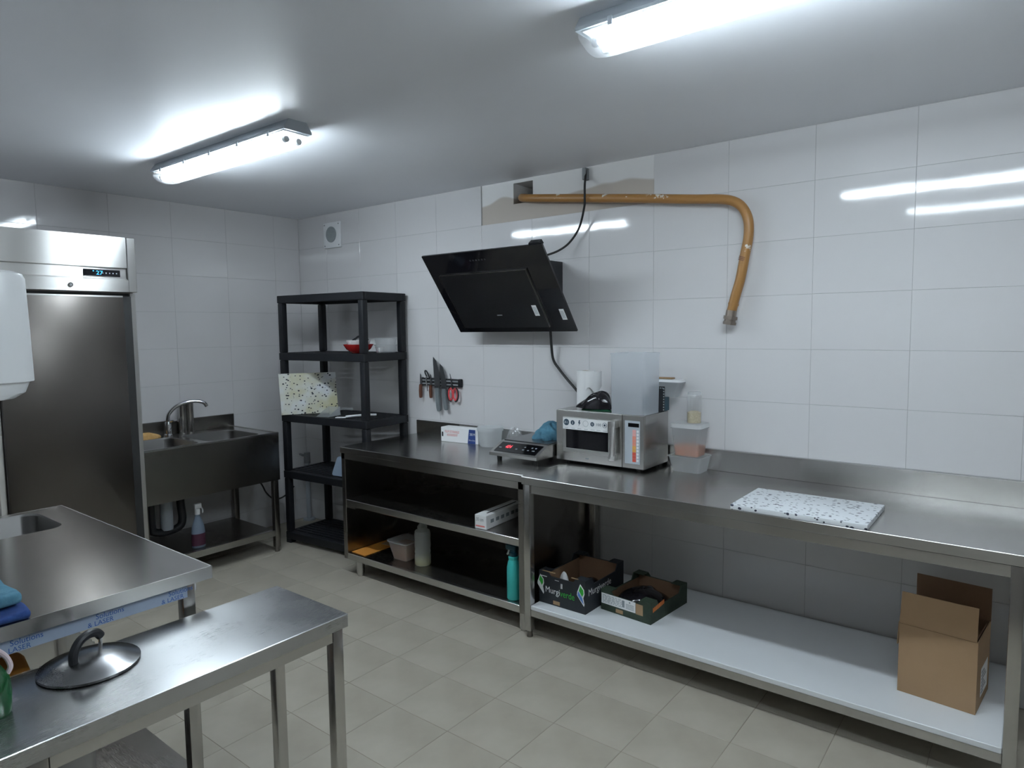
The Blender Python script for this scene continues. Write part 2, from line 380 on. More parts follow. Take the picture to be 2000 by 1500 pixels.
# ------------------------------------------------------------------ ceiling lamps
def lamp(x0, x1, yc, label, tm='tube'):
    t = thing('ceiling_lamp', label, 'lamp', ((x0 + x1) / 2, yc, H), group='twin tube ceiling lamps')
    prof = [(-0.045, 0), (0.045, 0), (0.072, -0.038), (0.072, -0.048), (-0.072, -0.048), (-0.072, -0.038)]
    O('housing', Pr(prof, (x0, yc, H), Y, Z, X * (x1 - x0)), 'lightgrey', t, smooth=False)
    O('reflector', B(x0 + .02, x1 - .02, yc - .062, yc + .062, H - .052, H - .0485), 'white', t, smooth=False)
    n = 12; bm = bmesh.new(); rings = []
    for k in range(n + 1):                                   # clear trough, rounded ends
        pass
    sec = [(-0.068, -0.0485)] + [(0.068 * math.cos(math.pi + math.pi * k / n), -0.072 - 0.036 * math.sin(math.pi * k / n)) for k in range(n + 1)] + [(0.068, -0.0485)]
    for xx, s, dz in ((x0 + .004, 0.55, 0.012), (x0 + .018, 0.9, 0.003), (x0 + .05, 1, 0), (x1 - .05, 1, 0), (x1 - .018, 0.9, 0.003), (x1 - .004, 0.55, 0.012)):
        rings.append([bm.verts.new((xx, yc + a * (0.75 + 0.25 * s), H - 0.0485 + (b + 0.0485) * s)) for a, b in sec])
    for a, b in zip(rings, rings[1:]):
        for k in range(len(a) - 1): bm.faces.new((a[k], a[k + 1], b[k + 1], b[k]))
    bm.faces.new(rings[0]); bm.faces.new(rings[-1])
    O('cover', bm, 'cover', t)
    for s in (-1, 1):
        o = O('tube', Cy((x0 + .06, yc + s * .031, H - .078), (x1 - .06, yc + s * .031, H - .078), 0.014, n=14), tm, t)
        for xa in (x0 + .04, x1 - .06): O('tube_cap', Cy((xa, yc + s * .031, H - .078), (xa + .02, yc + s * .031, H - .078), 0.0142, n=12), 'grey', o)
    for k in range(5):
        xx = x0 + .12 + k * (x1 - x0 - .24) / 4
        for s in (-1, 1): O('clip', B(xx - .008, xx + .008, yc + s * .072 - .004, yc + s * .072 + .004, H - .062, H - .036, bev=.001), 'lightgrey', t)
    return t
lamp(1.03, 2.30, -1.575, 'twin tube ceiling lamp near the refrigerator corner')
lamp(3.80, 5.07, -1.575, 'twin tube ceiling lamp over the white-shelved work table')
lamp(4.03, 5.30, -2.62, 'twin tube ceiling lamp by the entrance, mirrored in the wall tiles', 'oldtube')

# ------------------------------------------------------------------ steel furniture
def leg(parent, x0, y0, z0, z1, s=0.04, m='steel_z', foot=True):
    o = O('leg', B(x0, x0 + s, y0, y0 + s, z0 + (0.035 if foot else 0), z1, bev=0.004, seg=2), m, parent)
    if foot:
        f = bmesh.new(); cyl(f, (x0 + s / 2, y0 + s / 2, z0 + .004), (x0 + s / 2, y0 + s / 2, z0 + .036), s * .34); cyl(f, (x0 + s / 2, y0 + s / 2, z0), (x0 + s / 2, y0 + s / 2, z0 + .007), s * .42)
        O('foot', f, 'steel_dark', o)
    return o
# open cabinet table against the right wall
A0, A1, AY = 1.362, 2.862, -0.69
t = thing('cabinet_table', 'stainless steel open cabinet table with two inner shelves beside the black rack', 'table', ((A0 + A1) / 2, AY / 2, 0))
O('worktop', B(A0, A1, AY, -0.004, 0.810, 0.85, bev=.002), 'steel_x', t)
O('splashback', B(A0 + .02, A1, -0.018, -0.004, 0.8495, 0.952, bev=.002), 'steel_x', t)
O('apron', B(A0 + .004, A1 - .004, AY + .006, AY + .03, 0.772, 0.812), 'steel_x', t)
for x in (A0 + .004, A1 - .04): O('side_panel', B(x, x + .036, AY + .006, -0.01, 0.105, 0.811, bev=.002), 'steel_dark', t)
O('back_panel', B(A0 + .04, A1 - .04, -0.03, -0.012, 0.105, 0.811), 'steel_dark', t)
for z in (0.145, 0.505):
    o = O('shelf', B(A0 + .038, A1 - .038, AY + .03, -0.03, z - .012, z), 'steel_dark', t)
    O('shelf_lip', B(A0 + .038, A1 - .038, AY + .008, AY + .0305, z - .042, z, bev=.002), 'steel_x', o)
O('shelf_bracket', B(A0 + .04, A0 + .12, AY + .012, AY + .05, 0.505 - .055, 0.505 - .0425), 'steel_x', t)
for x, y in ((A0 + .12, AY + .045), (A1 - .035, AY + .045), (A0 + .12, -.08), (A1 - .035, -.08)):
    b = bmesh.new(); cyl(b, (x, y, .02), (x, y, .108), .026); cyl(b, (x, y, 0), (x, y, .022), .020); O('foot', b, 'steel_z', t)
# long work table with a white lower shelf
B0, B1, BY = 2.868, 4.935, -0.715
t = thing('work_table', 'long stainless steel work table with a white lower shelf', 'table', ((B0 + B1) / 2, BY / 2, 0))
O('worktop', B(B0, B1, BY, -0.004, 0.810, 0.85, bev=.002), 'steel_x', t)
O('splashback', B(B0, B1, -0.018, -0.004, 0.8495, 0.9605, bev=.002), 'steel_x', t)
O('apron', B(B0 + .045, B1 - .045, BY + .018, BY + .040, 0.765, 0.811), 'steel_x', t)
O('apron', B(B0 + .045, B1 - .045, -.055, -.035, 0.765, 0.811), 'steel_x', t)
for x in (B0 + .006, B1 - .046):
    for y in (BY + .008, -.062): leg(t, x, y, 0, 0.811)
o = O('shelf_frame', B(B0 + .047, B1 - .047, BY + .012, BY + .045, 0.118, 0.1525), 'steel_x', t)
O('shelf_frame', B(B0 + .047, B1 - .047, -.060, -.03, 0.118, 0.1525), 'steel_x', t)
for x in (B0 + .047, B1 - .077): O('shelf_frame', B(x, x + .03, BY + .045, -.06, 0.118, 0.1525), 'steel_x', t)
O('shelf_board', B(B0 + .047, B1 - .047, BY + .010, -.012, 0.153, 0.175, bev=.002), 'laminate', t, label='white laminate shelf board')

def plate_with_bowls(outer, holes, z, depth, r=0.06):
    """flat top with rounded openings; the holes share one x range"""
    bm = bmesh.new(); x0, x1, y0, y1 = outer; hs = sorted(holes, key=lambda h: h[2]); a, b = hs[0][0], hs[0][1]
    def quad(p, q, c, d): bm.faces.new([bm.verts.new((u, v, z)) for u, v in ((p, c), (q, c), (q, d), (p, d))])
    quad(x0, a, y0, y1); quad(b, x1, y0, y1); yy = y0
    for h in hs:
        quad(a, b, yy, h[2]); yy = h[3]
        pts = rrect(*h, r); n = len(pts) // 4
        for k, cn in enumerate(((h[1], h[3]), (h[0], h[3]), (h[0], h[2]), (h[1], h[2]))):
            bm.faces.new([bm.verts.new((u, v, z)) for u, v in [cn] + pts[k * n:(k + 1) * n][::-1]])
    quad(a, b, yy, y1)
    bmesh.ops.remove_doubles(bm, verts=bm.verts, dist=1e-5)
    return bm
def bowl(h, z, depth, r=0.06):
    bm = bmesh.new(); rings = []
    for ins, dz in ((0, 0), (0.006, -.008), (0.012, -depth + .04), (0.03, -depth + .008), (0.06, -depth)):
        rings.append([bm.verts.new((a, b, z + dz)) for a, b in rrect(h[0] + ins, h[1] - ins, h[2] + ins, h[3] - ins, max(r - ins * .5, .02))])
    for a, b in zip(rings, rings[1:]):
        for i in range(len(a)): bm.faces.new((a[i], a[(i + 1) % len(a)], b[(i + 1) % len(a)], b[i]))
    bm.faces.new(rings[-1]); return bm
# two-bowl sink unit on the back wall
SX, S0, S1, SZ = 0.62, -1.625, -0.657, 0.873
hl_ = [(0.15, 0.575, -1.585, -1.205), (0.15, 0.575, -1.155, -0.765)]
t = sink_t = thing('sink_unit', 'stainless steel two-bowl sink unit on legs beside the refrigerator', 'sink', (SX / 2, (S0 + S1) / 2, 0))
O('worktop', plate_with_bowls((0.004, SX, S0, S1), hl_, SZ, .2), 'steel_y', t, smooth=False)
for h in hl_: O('bowl', bowl(h, SZ, .22), 'bowlsteel', t)
rim = bmesh.new()
box(rim, SX - .012, SX, S0, S1, SZ - .008, SZ + .006, bev=.002); box(rim, .01, SX - .012, S1 - .012, S1, SZ - .008, SZ + .006, bev=.002)
O('raised_rim', rim, 'steel_y', t)
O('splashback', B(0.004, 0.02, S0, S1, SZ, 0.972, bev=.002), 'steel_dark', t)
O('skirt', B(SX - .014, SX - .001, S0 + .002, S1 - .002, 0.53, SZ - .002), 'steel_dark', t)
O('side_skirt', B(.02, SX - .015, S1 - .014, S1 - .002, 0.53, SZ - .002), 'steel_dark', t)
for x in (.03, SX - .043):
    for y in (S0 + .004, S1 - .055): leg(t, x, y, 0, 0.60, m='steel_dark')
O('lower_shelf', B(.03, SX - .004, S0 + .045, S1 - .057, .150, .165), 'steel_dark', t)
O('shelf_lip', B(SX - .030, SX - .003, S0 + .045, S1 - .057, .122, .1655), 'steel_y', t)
# refrigerator
FX, F1, F0 = 0.80, -1.654, -2.365
t = thing('refrigerator', 'tall stainless steel single-door refrigerator with a blue digital display', 'refrigerator', (FX / 2, (F0 + F1) / 2, 0))
O('cabinet', B(.02, FX - .055, F0, F1, 0.12, 2.14, bev=.003), 'fridge', t)
O('door_frame', B(FX - .055, FX - .03, F1 - .028, F1, 0.12, 1.833), 'fascia', t)
O('door_frame', B(FX - .055, FX - .03, F0, F0 + .028, 0.12, 1.833), 'fascia', t)
O('gasket', B(FX - .056, FX - .045, F0 + .028, F1 - .028, 0.125, 1.832), 'rubber', t)
o = O('door', B(FX - .045, FX, F0 + .03, F1 - .075, 0.13, 1.815, bev=.006, seg=2), 'doorsteel', t)
O('door_edge', B(FX - .044, FX + .0015, F0 + .035, F1 - .08, 1.808, 1.8165), 'fascia', o)
O('handle_recess', B(FX - .046, FX - .018, F1 - .075, F1 - .0285, 0.13, 1.815), 'rubber', o)
prof = [(0, 2.147), (0, 1.975), (-.012, 1.970), (-.012, 1.915), (0.010, 1.905), (0.010, 1.838), (-.05, 1.838), (-.05, 2.147)]
f = O('fascia', Pr(prof, (FX, F0, 0), X, Z, Y * (F1 - .048 - F0)), 'fascia', t, smooth=False)
O('pilaster', B(FX - .05, FX + .006, F1 - .046, F1, 1.838, 2.148, bev=.003), 'fascia', t)
d = O('display', B(FX - .012, FX - .006, -1.925, -1.737, 1.922, 1.960, bev=.002), 'glassblack', t)
text('27', d, 'bluelit', (FX - .006, -1.862, 1.9305), Y, Z, height=.022, width=.034, name='digits', depth=.0008)
text('.', d, 'bluelit', (FX - .006, -1.880, 1.948), Y, Z, height=.005, width=.008, name='indicator', depth=.0008)
b = bmesh.new()
for k in range(5): box(b, FX - .006, FX - .0053, -1.832 + .018 * k, -1.826 + .018 * k, 1.938, 1.944)
O('icons', b, 'greytext', d)
l = O('lock', Cy((FX + .010, -1.998, 1.869), (FX + .017, -1.998, 1.869), .012, n=20), 'steel_z', t)
O('keyhole', Cy((FX + .017, -1.998, 1.869), (FX + .0178, -1.998, 1.869), .006, n=12), 'grey', l)
for y in (F0 + .06, F1 - .06):
    for x in (.1, FX - .12): O('foot', Cy((x, y, 0), (x, y, .121), .024), 'steel_z', t)
# sink table against the left wall
I0, I1, J1, J0 = 1.55, 2.846, -2.343, -3.048
hole = [(1.50 + .09, 1.935, -2.99, -2.455)]
t = thing('sink_table', 'stainless steel table with a sunk basin and blue film on its apron', 'table', ((I0 + I1) / 2, (J0 + J1) / 2, 0))
O('worktop', plate_with_bowls((I0, I1, J0, J1), hole, .85, .2, r=.055), 'topsteel', t, smooth=False)
O('bowl', bowl(hole[0], .85, .22, r=.055), 'bowlsteel', t)
e = bmesh.new()
box(e, I1 - .004, I1, J0, J1, .810, .8503); box(e, I0, I0 + .004, J0, J1, .810, .8503); box(e, I0, I1, J1 - .004, J1, .810, .8503); box(e, I0, I1, J0, J0 + .004, .810, .8503)
O('edge_fold', e, 'steel_y', t)
ap = O('apron', B(I1 - .028, I1 - .012, J0 + .03, J1 - .078, .768, .822), 'filmblue', t, label='apron still wrapped in printed blue film')
O('apron', B(I0 + .05, I1 - .05, J1 - .045, J1 - .03, .768, .822), 'steel_x', t)
for yy in (-2.905, -2.70, -2.495):
    text('Solutions', ap, 'inkblue', (I1 - .012, yy + .016, .788), Y, Z, height=.0155, width=.075)
    text('& LASER', ap, 'inkblue', (I1 - .012, yy - .006, .7705), Y, Z, height=.0135, width=.068)
for x in (I0 + .04, I1 - .078):
    for y in (J0 + .03, J1 - .080): leg(t, x, y, 0, .849)
O('lower_shelf', B(I0 + .05, I1 - .06, J0 + .03, J1 - .045, .125, .15), 'steel_dark', t)
# low narrow table
K0, K1, N1, N0, KZ = 2.866, 3.256, -2.125, -3.045, .72
t = thing('low_table', 'low narrow stainless steel table with a worn cloudy top', 'table', ((K0 + K1) / 2, (N0 + N1) / 2, 0))
O('worktop', B(K0, K1, N0, N1, KZ - .042, KZ, bev=.002), 'steel_worn', t)
O('apron', B(K1 - .030, K1 - .014, -2.935, N1 - .052, KZ - .080, KZ - .042), 'steel_y', t)
O('apron', B(K0 + .014, K0 + .030, -2.935, N1 - .052, KZ - .080, KZ - .042), 'steel_y', t)
O('apron', B(K0 + .052, K1 - .052, N1 - .03, N1 - .014, KZ - .080, KZ - .042), 'steel_x', t)
for x in (K0 + .012, K1 - .050):
    for y in (-2.975, N1 - .050): leg(t, x, y, 0, KZ - .0415, s=.038)

# ------------------------------------------------------------------ black shelving rack (turned a little)
RA = math.radians(5.0); RW, RD = .885, .43
t = thing('shelving_rack', 'five-tier black plastic shelving rack in the corner', 'rack', (1.345, -.452, 0), RA)
tiers = [.085, .555, .985, 1.445, 1.866]
def rk(x, y, z=0):                       # rack-local (x from right end leftwards negative, y to the wall) -> world
    c, s = math.cos(RA), math.sin(RA); return Vector((1.345 + c * x - s * y, -.452 + s * x + c * y, z))
for zt in tiers:
    b = bmesh.new()
    for a in ((-RW, 0, 0, .028), (-RW, 0, RD - .028, RD), (-RW, -RW + .028, .028, RD - .028), (-.028, 0, .028, RD - .028)): box(b, a[0], a[1], a[2], a[3], zt - .055, zt, bev=.004)
    sh = O('shelf', b, 'rackblack', t)
    b = bmesh.new()
    for k in range(9): yy = .045 + k * (RD - .09) / 8; box(b, -RW + .028, -.028, yy - .013, yy + .013, zt - .012, zt - .003)
    for k in range(4): xx = -RW + .15 + k * (RW - .3) / 3; box(b, xx - .012, xx + .012, .028, RD - .028, zt - .03, zt - .008)
    O('shelf_grid', b, 'rackblack', sh)
for x in (-RW + .002, -.050):
    for y in (.002, RD - .05):
        for za, zb in zip([0] + tiers, [t_ - .055 for t_ in tiers]):
            if zb - za > .05: O('post', B(x, x + .048, y, y + .048, za, zb + .0, bev=.008, seg=2), 'rackblack', t)
        O('post', B(x, x + .048, y, y + .048, 0, .03), 'rackblack', t)

# ------------------------------------------------------------------ wall-mounted things
# extractor hood
hx0, hx1 = 1.943, 2.843; P0 = Vector((hx0, -.139, 1.585)); HU = Vector((0, -.342, .462)).normalized(); HN = X.cross(HU)
def hp(a, b, c=0): return P0 + X * a + HU * b + HN * c
t = thing('range_hood', 'black slanted glass range hood on the white tiled wall', 'range hood', (2.39, -.0, 1.585))
O('glass_panel', Pr([(0, 0), (.9, 0), (.9, .575), (0, .575)], P0 - HN * .012, X, HU, HN * .012), 'glassblack', t, smooth=False)
ip = O('inner_panel', Pr([(.075, .041), (.733, .041), (.733, .434), (.075, .434)], P0 + HN * .0005, X, HU, HN * .012), 'hoodpanel', t, smooth=False)
b = bmesh.new(); prism(b, [(.7335, .041), (.7365, .041), (.7365, .434), (.7335, .434)], P0 + HN * .0005, X, HU, HN * .0118); prism(b, [(.0715, .041), (.0745, .041), (.0745, .434), (.0715, .434)], P0 + HN * .0005, X, HU, HN * .0118)
prism(b, [(.0715, .4345), (.7365, .4345), (.7365, .4365), (.0715, .4365)], P0 + HN * .0005, X, HU, HN * .0118)
O('panel_trim', b, 'steel_dark', ip)
O('body', Pr([(-.003, 1.63), (-.003, 2.0), (-.425, 2.0), (-.16, 1.63)], (2.10, 0, 0), Y, Z, X * .555), 'black', t, smooth=False)
b = bmesh.new(); cyl(b, (2.50, -.22, 2.0), (2.50, -.22, 2.03), .075, n=28); cyl(b, (2.50, -.22, 2.018), (2.50, -.22, 2.036), .08, n=28)
O('duct_collar', b, 'black', t)
O('latch_cap', Pr([(.80, .56), (.885, .56), (.880, .584), (.81, .584)], P0 - HN * .04, X, HU, HN * .03), 'black', t)
for a, bb in ((.685, .162), (.853, .121)):
    s = O('sticker', Pr([(a - .016, bb - .037), (a + .016, bb - .037), (a + .016, bb + .037), (a - .016, bb + .037)], P0 + HN * (.0126 if a < .7 else .0002), X, HU, HN * .0005), 'paper', t, smooth=False)
    b = bmesh.new()
    for k in range(4): prism(b, [(a - .010 + k * .006, bb - .026), (a - .008 + k * .006, bb - .026), (a - .008 + k * .006, bb + .024), (a - .010 + k * .006, bb + .024)], P0 + HN * (.0132 if a < .7 else .0008), X, HU, HN * .0003)
    O('print', b, 'greytext', s)
O('nameplate', Pr([(.385, .133), (.425, .133), (.425, .139), (.385, .139)], P0 + HN * .0126, X, HU, HN * .0004), 'grey', t, smooth=False)
b = bmesh.new()
for k in range(6): prism(b, [(.36 + k * .022, .512), (.372 + k * .022, .512), (.372 + k * .022, .522), (.36 + k * .022, .522)], P0 + HN * .0002, X, HU, HN * .0004)
O('touch_icons', b, 'faint', t)
# cables
pts = [pix(1145, 331, y=-.015), pix(1143, 350, y=-.035), pix(1142, 364, y=-.09), pix(1142, 385, y=-.094), pix(1141, 405, y=-.085), pix(1131, 445, y=-.05), pix(1112, 474, y=-.05), pix(1090, 490, y=-.10), pix(1066, 499, y=-.16)]
t = thing('power_cable', 'thin black cable hanging from the bare plaster patch to the range hood', 'cable', pts[0])
O('cord', T(pts, .0065, n=8), 'rubber', t)
c = pix(1143, 340, y=-.012); O('cable_clip', B(c.x - .012, c.x + .014, -.030, .010, c.z - .035, c.z + .035, bev=.004), 'grey', t)
pts = [pix(1075, 642, y=-.10), pix(1077, 675, y=-.05), pix(1081, 703, y=-.03), pix(1093, 722, y=-.03), pix(1108, 741, y=-.04), pix(1126, 762, y=-.06), pix(1140, 782, y=-.05)]
solo('hood_cable', T(pts, .008, n=8), 'rubber', 'black cable running from the hood bottom down behind the microwave', 'cable')
# ochre pipe
yy = -.055
pts = [Vector((2.352, .16, 2.430)), Vector((2.352, .06, 2.425)), Vector((2.352, .0, 2.418))] + [pix(u, v, y=yy) for u, v in ((1030, 387), (1090, 387), (1150, 387), (1280, 388), (1350, 389), (1405, 389), (1432, 393), (1450, 405), (1461, 428), (1462, 460), (1455, 498), (1446, 545), (1436, 580), (1429, 608))]
t = thing('gas_pipe', 'bent ochre painted pipe with chipped white flecks and a brass nut end', 'pipe', pts[5])
O('pipe', T(pts, .024, n=14, sm=5), 'copper', t)
a, b2 = pix(1429, 606, y=yy), pix(1425, 629, y=yy); d = (b2 - a).normalized()
b = bmesh.new(); cyl(b, a, a + d * .03, .026, n=16); cyl(b, a + d * .030, a + d * .046, .036, n=6); cyl(b, a + d * .046, a + d * .058, .028, n=16); cyl(b, a + d * .058, a + d * .072, .034, n=6)
O('nut', b, 'brass', t)
for k in (0, 3, 6): a = pix(1453.5 - k * .25, 502 + k, y=yy); O('ring', Cy(a, a + (pix(1453 - k * .25, 503.4 + k, y=yy) - a), .0250, n=16), 'wood', t)
a = pix(1437, 591, y=yy); a = pix(1433, 592, y=yy); b2 = pix(1432, 596, y=yy); O('ring', Cy(a, b2, .0262, n=16), 'copper', t)
# extractor vent
t = thing('wall_vent', 'small white square wall vent with a round grey grille', 'vent', (.468, 0, 2.28))
O('plate', B(.362, .574, -.018, -.001, 2.262, 2.462, bev=.005, seg=2), 'white', t)
g = O('grille', Cy((.464, -.0175, 2.366), (.464, -.024, 2.366), .062, n=32), 'smoke', t)
b = bmesh.new()
for k in range(-4, 5): h = math.sqrt(max(.058 ** 2 - (k * .013) ** 2, 0)); box(b, .464 - h, .464 + h, -.027, -.0235, 2.366 + k * .013 - .002, 2.366 + k * .013 + .002)
O('louvre', b, 'smoke', g)
for x in (.38, .556):
    for z in (2.28, 2.444): O('screw', Cy((x, -.018, z), (x, -.0205, z), .005, n=10), 'grey', t)
# magnetic knife strip and what hangs on it
t = thing('knife_strip', 'black magnetic knife strip screwed to the tiled wall', 'knife rack', (1.63, 0, 1.21))
O('bar', B(1.435, 1.828, -.022, -.001, 1.208, 1.262, bev=.006, seg=2), 'black', t)
for z in (1.222, 1.246): O('magnet', B(1.45, 1.813, -.0235, -.0215, z - .005, z + .005), 'grey', t)
for x in (1.446, 1.815): O('end_cap', B(x - .014, x + .016, -.0245, -.001, 1.206, 1.264, bev=.006, seg=2), 'black', t)
def knife(name, x, ztip, zheel, zend, wd, lean, label, hm, hw=.030, group=None):
    t = thing(name, label, 'knife', (x, -.024, zend), world=True, group='knives on the magnetic strip')
    r = Vector((1, 0, 0)); u = Vector((lean, 0, 1)).normalized(); o = Vector((x, -.0255, zheel)); Lb = ztip - zheel
    pts = [(-wd * .5, 0), (wd * .5, 0), (wd * .5, Lb * .35), (wd * .36, Lb * .62), (wd * .08, Lb * .88), (-wd * .42, Lb), (-wd * .5, Lb * .9)]
    O('blade', Pr(pts, o, r, u, Vector((0, -.0022, 0))), 'blade', t, smooth=False)
    Lh = zheel - zend
    hp_ = [(-hw * .5, .01), (hw * .5, .01), (hw * .45, -Lh * .3), (hw * .5, -Lh * .7), (hw * .62, -Lh * .95), (hw * .3, -Lh), (-hw * .3, -Lh), (-hw * .45, -Lh * .85), (-hw * .5, -Lh * .4)]
    b = Pr(hp_, o + Vector((0, .004, 0)), r, u, Vector((0, -.016, 0)))
    bmesh.ops.bevel(b, geom=list(b.edges), offset=.003, segments=2, affect='EDGES')
    O('handle', b, hm, t)
knife('chef_knife', 1.612, 1.413, 1.185, 1.030, .055, -.06, 'largest chef knife with a grey handle on the magnetic strip', 'kgrey', .036)
knife('chef_knife', 1.678, 1.368, 1.18, 1.042, .048, -.10, 'shorter chef knife with a grey handle next to the scissors', 'kgrey', .034)
knife('paring_knife', 1.447, 1.292, 1.205, 1.116, .020, .04, 'small wooden-handled paring knife at the outer end of the strip', 'wood', .022)
knife('paring_knife', 1.548, 1.293, 1.203, 1.120, .020, .02, 'small wooden-handled paring knife between peeler and chef knife', 'wood', .022)
t = thing('peeler', 'small steel vegetable peeler with a looped head on the strip', 'peeler', (1.509, -.025, 1.168))
O('handle', T([(1.514, -.029, 1.168), (1.508, -.029, 1.21), (1.503, -.029, 1.25), (1.512, -.029, 1.275)], .005, n=8), 'chrome', t)
O('head', T([(1.512, -.029, 1.27), (1.496, -.029, 1.295), (1.494, -.029, 1.312), (1.508, -.029, 1.310), (1.525, -.029, 1.285), (1.536, -.029, 1.262)], .005, n=8), 'black', t)
t = thing('scissors', 'kitchen scissors with red and black loop handles on the strip', 'scissors', (1.755, -.025, 1.118))
for s, pt in ((0, [(-.006, 0), (.010, 0), (-.022, .11)]), (1, [(.0, 0), (.016, 0), (-.016, .107)])):
    O('blade', Pr(pt, (1.755, -.0255 - .003 * s, 1.19), X, Z, Vector((0, -.0025, 0))), 'blade', t, smooth=False)
for s, cx_ in ((-1, 1.742), (1, 1.782)):
    ring = [(cx_ + .019 * math.cos(a) + s * .002, -.029, 1.158 + .040 * math.sin(a)) for a in [2 * math.pi * k / 14 for k in range(15)]]
    O('finger_loop', T(ring, .006, n=8, sm=2), 'scisred', t)
    ring = [(cx_ + .026 * math.cos(a) + s * .003, -.030, 1.156 + .047 * math.sin(a)) for a in [math.radians((-100 if s > 0 else 100) + 180 * k / 8) for k in range(9)]]
    O('grip', T(ring, .0055, n=8, sm=2), 'black', t)
# white dispenser on the left wall (above the sink table)
t = thing('towel_dispenser', 'white rounded wall dispenser hanging above the basin table', 'dispenser', (2.66, YL, 1.43))
def dshape(w_, dp, n=14):
    pts = [(-w_ / 2, 0), (w_ / 2, 0)]
    for k in range(n + 1):
        a = math.pi * k / n; ca, sa = math.cos(a), math.sin(a)
        pts.append((w_ / 2 * math.copysign(abs(ca) ** .55, ca), dp * (.35 + .65 * abs(sa) ** .55)))
    return pts
def loft(secs, cx_, cy_):
    bm = bmesh.new(); rs = [[bm.verts.new((cx_ + a, cy_ + b, z)) for a, b in dshape(w_, d_)] for w_, d_, z in secs]
    for a, b in zip(rs, rs[1:]):
        for i in range(len(a)): bm.faces.new((a[i], a[(i + 1) % len(a)], b[(i + 1) % len(a)], b[i]))
    bm.faces.new(rs[0][::-1]); bm.faces.new(rs[-1]); return bm
O('cover', loft([(.30, .300, 1.478), (.30, .301, 1.481), (.296, .299, 1.62), (.290, .296, 1.755), (.283, .290, 1.768), (.262, .272, 1.775)], 2.66, YL + .001), 'white', t)
O('base', loft([(.19, .20, 1.425), (.25, .255, 1.432), (.275, .28, 1.448), (.285, .292, 1.4785)], 2.66, YL + .001), 'white', t)

# ------------------------------------------------------------------ on the cabinet table
ZT = .8505
t = thing('film_box', 'white cling film box with red print and a navy end panel on the cabinet table', 'box', (1.762, -.156, ZT), math.radians(5))
O('carton', B(0, .31, 0, .085, 0, .098, bev=.002), 'paper', t)
O('end_panel', Pr([(.225, 0), (.2885, 0), (.2885, .094), (.237, .094)], (0, -.0008, .001), X, Z, Vector((0, .001, 0))), 'navy', t, smooth=False)
text('300 M', t, 'whiteprint', (.243, -.0008, .055), X, Z, height=.017, width=.042)
text('300 m x 30 cm', t, 'whiteprint', (.235, -.0008, .02), X, Z, height=.009, width=.05)
text('FILM ETIRABLE', t, 'redprint', (.036, 0, .062), X, Z, height=.016, width=.12)
text('ADHERENT', t, 'redprint', (.052, 0, .04), X, Z, height=.016, width=.09)
O('side_hole', Pr(rrect(.008, .020, .034, .066, .005), (0, -.0006, 0), X, Z, Vector((0, .0008, 0))), 'black', t, smooth=False)
# white bucket, bag, hob, cloth
t = thing('plastic_bucket', 'milky white plastic bucket between film box and induction hob', 'bucket', (2.155, -.105, ZT))
O('body', L([(0, 0), (.066, 0), (.070, .006), (.080, .115)], (2.155, -.105, ZT), 28), 'milky', t)
O('rim', L([(.080, .10), (.086, .10), (.086, .118), (.080, .118)], (2.155, -.105, ZT), 28), 'milky', t)
O('lid', L([(0, .1185), (.084, .1185), (.084, .124), (0, .124)], (2.155, -.105, ZT), 28), 'milky', t)
def crumple(cx_, cy_, z0, sx, sy, sz, seed, n=28, m_=14, amp=.28, wedge=0.0):
    rnd = random.Random(seed); ph = [(rnd.uniform(0, 6.28), rnd.randint(2, 7), rnd.uniform(1, 5), rnd.uniform(.3, 1)) for _ in range(7)]
    bm = bmesh.new(); rings = []
    for j in range(m_ + 1):
        th = math.pi / 2 * j / m_; rr = math.cos(th); zz = math.sin(th); ring = []
        for i in range(n):
            a = 2 * math.pi * i / n; d = sum(w_ * math.sin(k * a + p + q * th) for p, k, q, w_ in ph) / 4
            f = 1 + amp * d * (.3 + .7 * math.cos(th))
            ring.append(bm.verts.new((cx_ + sx * rr * f * math.cos(a), cy_ + sy * rr * f * math.sin(a), z0 + sz * max(0, zz * (1 + amp * .6 * d)))))
        rings.append(ring)
    if wedge:
        for v in bm.verts: v.co.z = z0 + (v.co.z - z0) * (1 - wedge * (0.5 - 0.5 * max(-1, min(1, (v.co.x - cx_) / sx))))
    for a, b in zip(rings, rings[1:]):
        for i in range(n): bm.faces.new((a[i], a[(i + 1) % n], b[(i + 1) % n], b[i]))
    bm.faces.new(rings[0][::-1]); bm.faces.new(rings[-1]); return bm
solo('plastic_bag', crumple(2.33, -.075, ZT, .065, .05, .125, 3), 'clear', 'crumpled clear plastic bag behind the induction hob', 'bag', ang=20)
q0, q1, hy0, hy1 = 2.472, 2.806, -.495, -.055
t = thing('induction_hob', 'portable steel induction hob with a sloped black control panel', 'hob', ((q0 + q1) / 2, (hy0 + hy1) / 2, ZT))
O('body', Pr([(hy0, .886), (hy0, .903), (hy0 + .115, .955), (hy1, .955), (hy1, .886)], (q0, 0, 0), Y, Z, X * (q1 - q0)), 'steel_x', t, smooth=False)
O('glass_top', B(q0 + .012, q1 - .012, hy0 + .125, hy1 - .01, .9552, .9605, bev=.001), 'hobglass', t)
sl = Vector((0, .115, .052)).normalized(); sn = X.cross(sl)
o0 = Vector((q0, hy0, .903))
cp = O('control_panel', Pr([(.022, .018), (q1 - q0 - .022, .018), (q1 - q0 - .022, .110), (.022, .110)], o0 + sn * .0004, X, sl, sn * .0015), 'glassblack', t, smooth=False)
text('404', cp, 'redlit', o0 + X * .075 + sl * .052 + sn * .0019, X, sl, height=.032, width=.042, name='digits')
b = bmesh.new()
